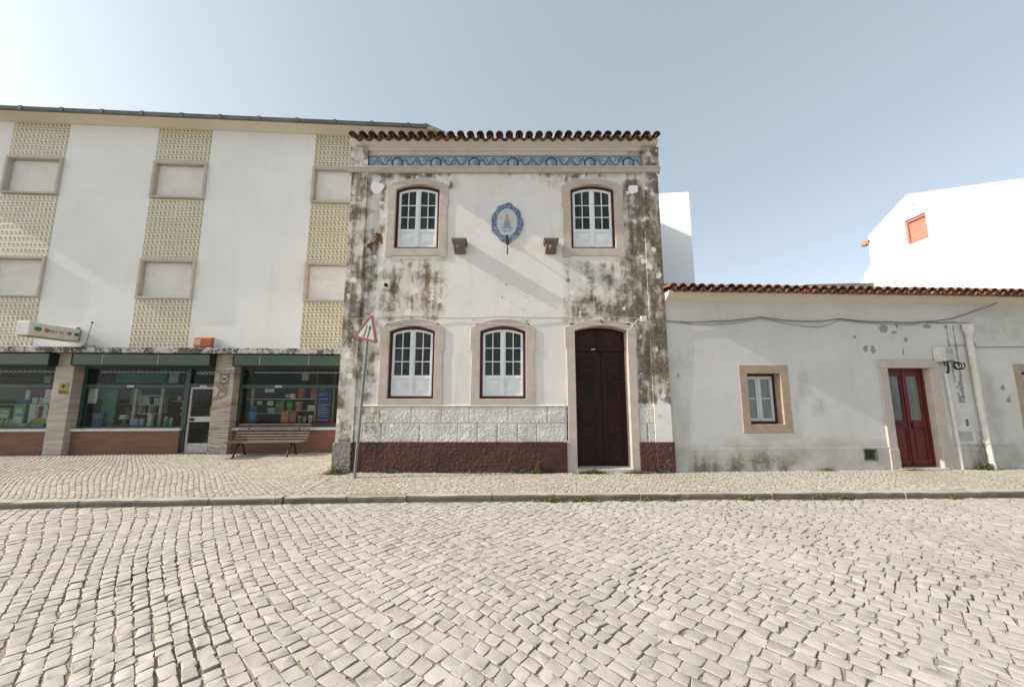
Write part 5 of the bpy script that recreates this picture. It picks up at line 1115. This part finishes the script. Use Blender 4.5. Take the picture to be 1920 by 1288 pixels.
# ------------------------------------------------------------------ weeds
def leaf_mat(name, a, b):
    t = T(name); n = t.noise(20, 3); return t.fin(t.mix(t.step(n, .3, .7), a, b), .6, None, .3)
ML1 = leaf_mat('weed_leaf', (.06,.1,.02), (.11,.15,.035)); ML2 = leaf_mat('dry_weed_leaf', (.15,.16,.05), (.22,.2,.08))
def weed(label, x, y, z, rx, ry, h, n, dry=.2, stems=0, seed=0, name='weed'):
    g = random.Random(seed*31+5); t_ = thing(name, label, 'weed', (x, y, z))
    b = MB()
    for k in range(n):
        px, py = g.gauss(0, rx*.5), g.gauss(0, ry*.5); pz = abs(g.gauss(0, 1))*h*.45*max(.15, 1-abs(px)/(rx*1.3)); 
        a = g.uniform(0, 6.28); L = g.uniform(.018, .045); w_ = L*g.uniform(.25, .5); el = g.uniform(-.2, 1.2)
        d = Vector((math.cos(a)*math.cos(el), math.sin(a)*math.cos(el), math.sin(el))); s_ = Vector((-math.sin(a), math.cos(a), 0)); p0 = Vector((px, py, pz)); dr_ = Vector((0, 0, -.25*L))
        b.add([p0, p0+d*L*.5+s_*w_, p0+d*L+dr_, p0+d*L*.5-s_*w_], [(0,1,2),(0,2,3)], 1 if g.random() < dry else 0)
        if k % 4 == 0: b.tube([(px*.9, py*.9, -.01), (px*.95, py, pz*.6), (px, py, pz)], .0022, 3, 1)
    b.build('foliage', [ML1, ML2], t_, fix=False); return t_
weed('bushy grass tuft at the foot of the left corner pilaster', -3.38, 7.36, .11, .22, .09, .15, 420, .3, seed=1)
weed('low weeds along the oxblood plinth under the left lower window', -2.35, 7.44, .11, .2, .03, .08, 150, .35, seed=2)
weed('taller leafy weed against the oxblood plinth left of the dark door', .49, 7.43, .11, .09, .04, .30, 260, .1, seed=3)
weed('low weed strip beside the taller weed left of the dark door', .22, 7.44, .11, .2, .03, .08, 120, .4, seed=4)
weed('thin line of weeds along the plinth below the middle window', -.7, 7.45, .11, .5, .02, .035, 90, .5, seed=5)
weed('dense weeds at the left foot of the dark door step', 1.55, 7.40, .11, .32, .05, .08, 420, .2, seed=6)
weed('weeds at the right foot of the dark door', 2.42, 7.40, .11, .25, .05, .09, 260, .25, seed=7)
weed('small weeds below the right corner pilaster', 2.85, 7.43, .11, .2, .03, .07, 110, .3, seed=8)
weed('leafy green weed at the foot of the thick downpipe', 9.55, 7.80, .11, .18, .07, .17, 330, .1, seed=9)
weed('small weeds along the wall left of the red door', 6.2, 7.64, .11, .22, .03, .06, 120, .4, seed=10)
weed('weeds on the red door step edge', 8.05, 7.68, .11, .3, .03, .05, 90, .5, seed=11)
for k, (x, w_, h_, n) in enumerate(((.62, .25, .06, 130), (1.1, .3, .08, 170), (1.75, .15, .05, 80), (2.1, .12, .07, 70), (2.45, .12, .05, 60), (3.62, .16, .08, 90), (4.75, .2, .08, 120), (5.15, .14, .08, 90), (6.9, .12, .06, 60))):
    pl = ['below the gap between middle window and dark door', 'just left of the dark door', 'in front of the dark door, left of the two there', 'in front of the dark door, right of the two there', 'in line with the right door jamb', 'left of the small granite window', 'below the small granite window', 'right of the small granite window', 'opposite the red door'][k]
    weed('sparse kerb weeds ' + pl, x, float(kerb_y(x))-.05, .0, w_, .03, h_, n, .35, seed=20+k)
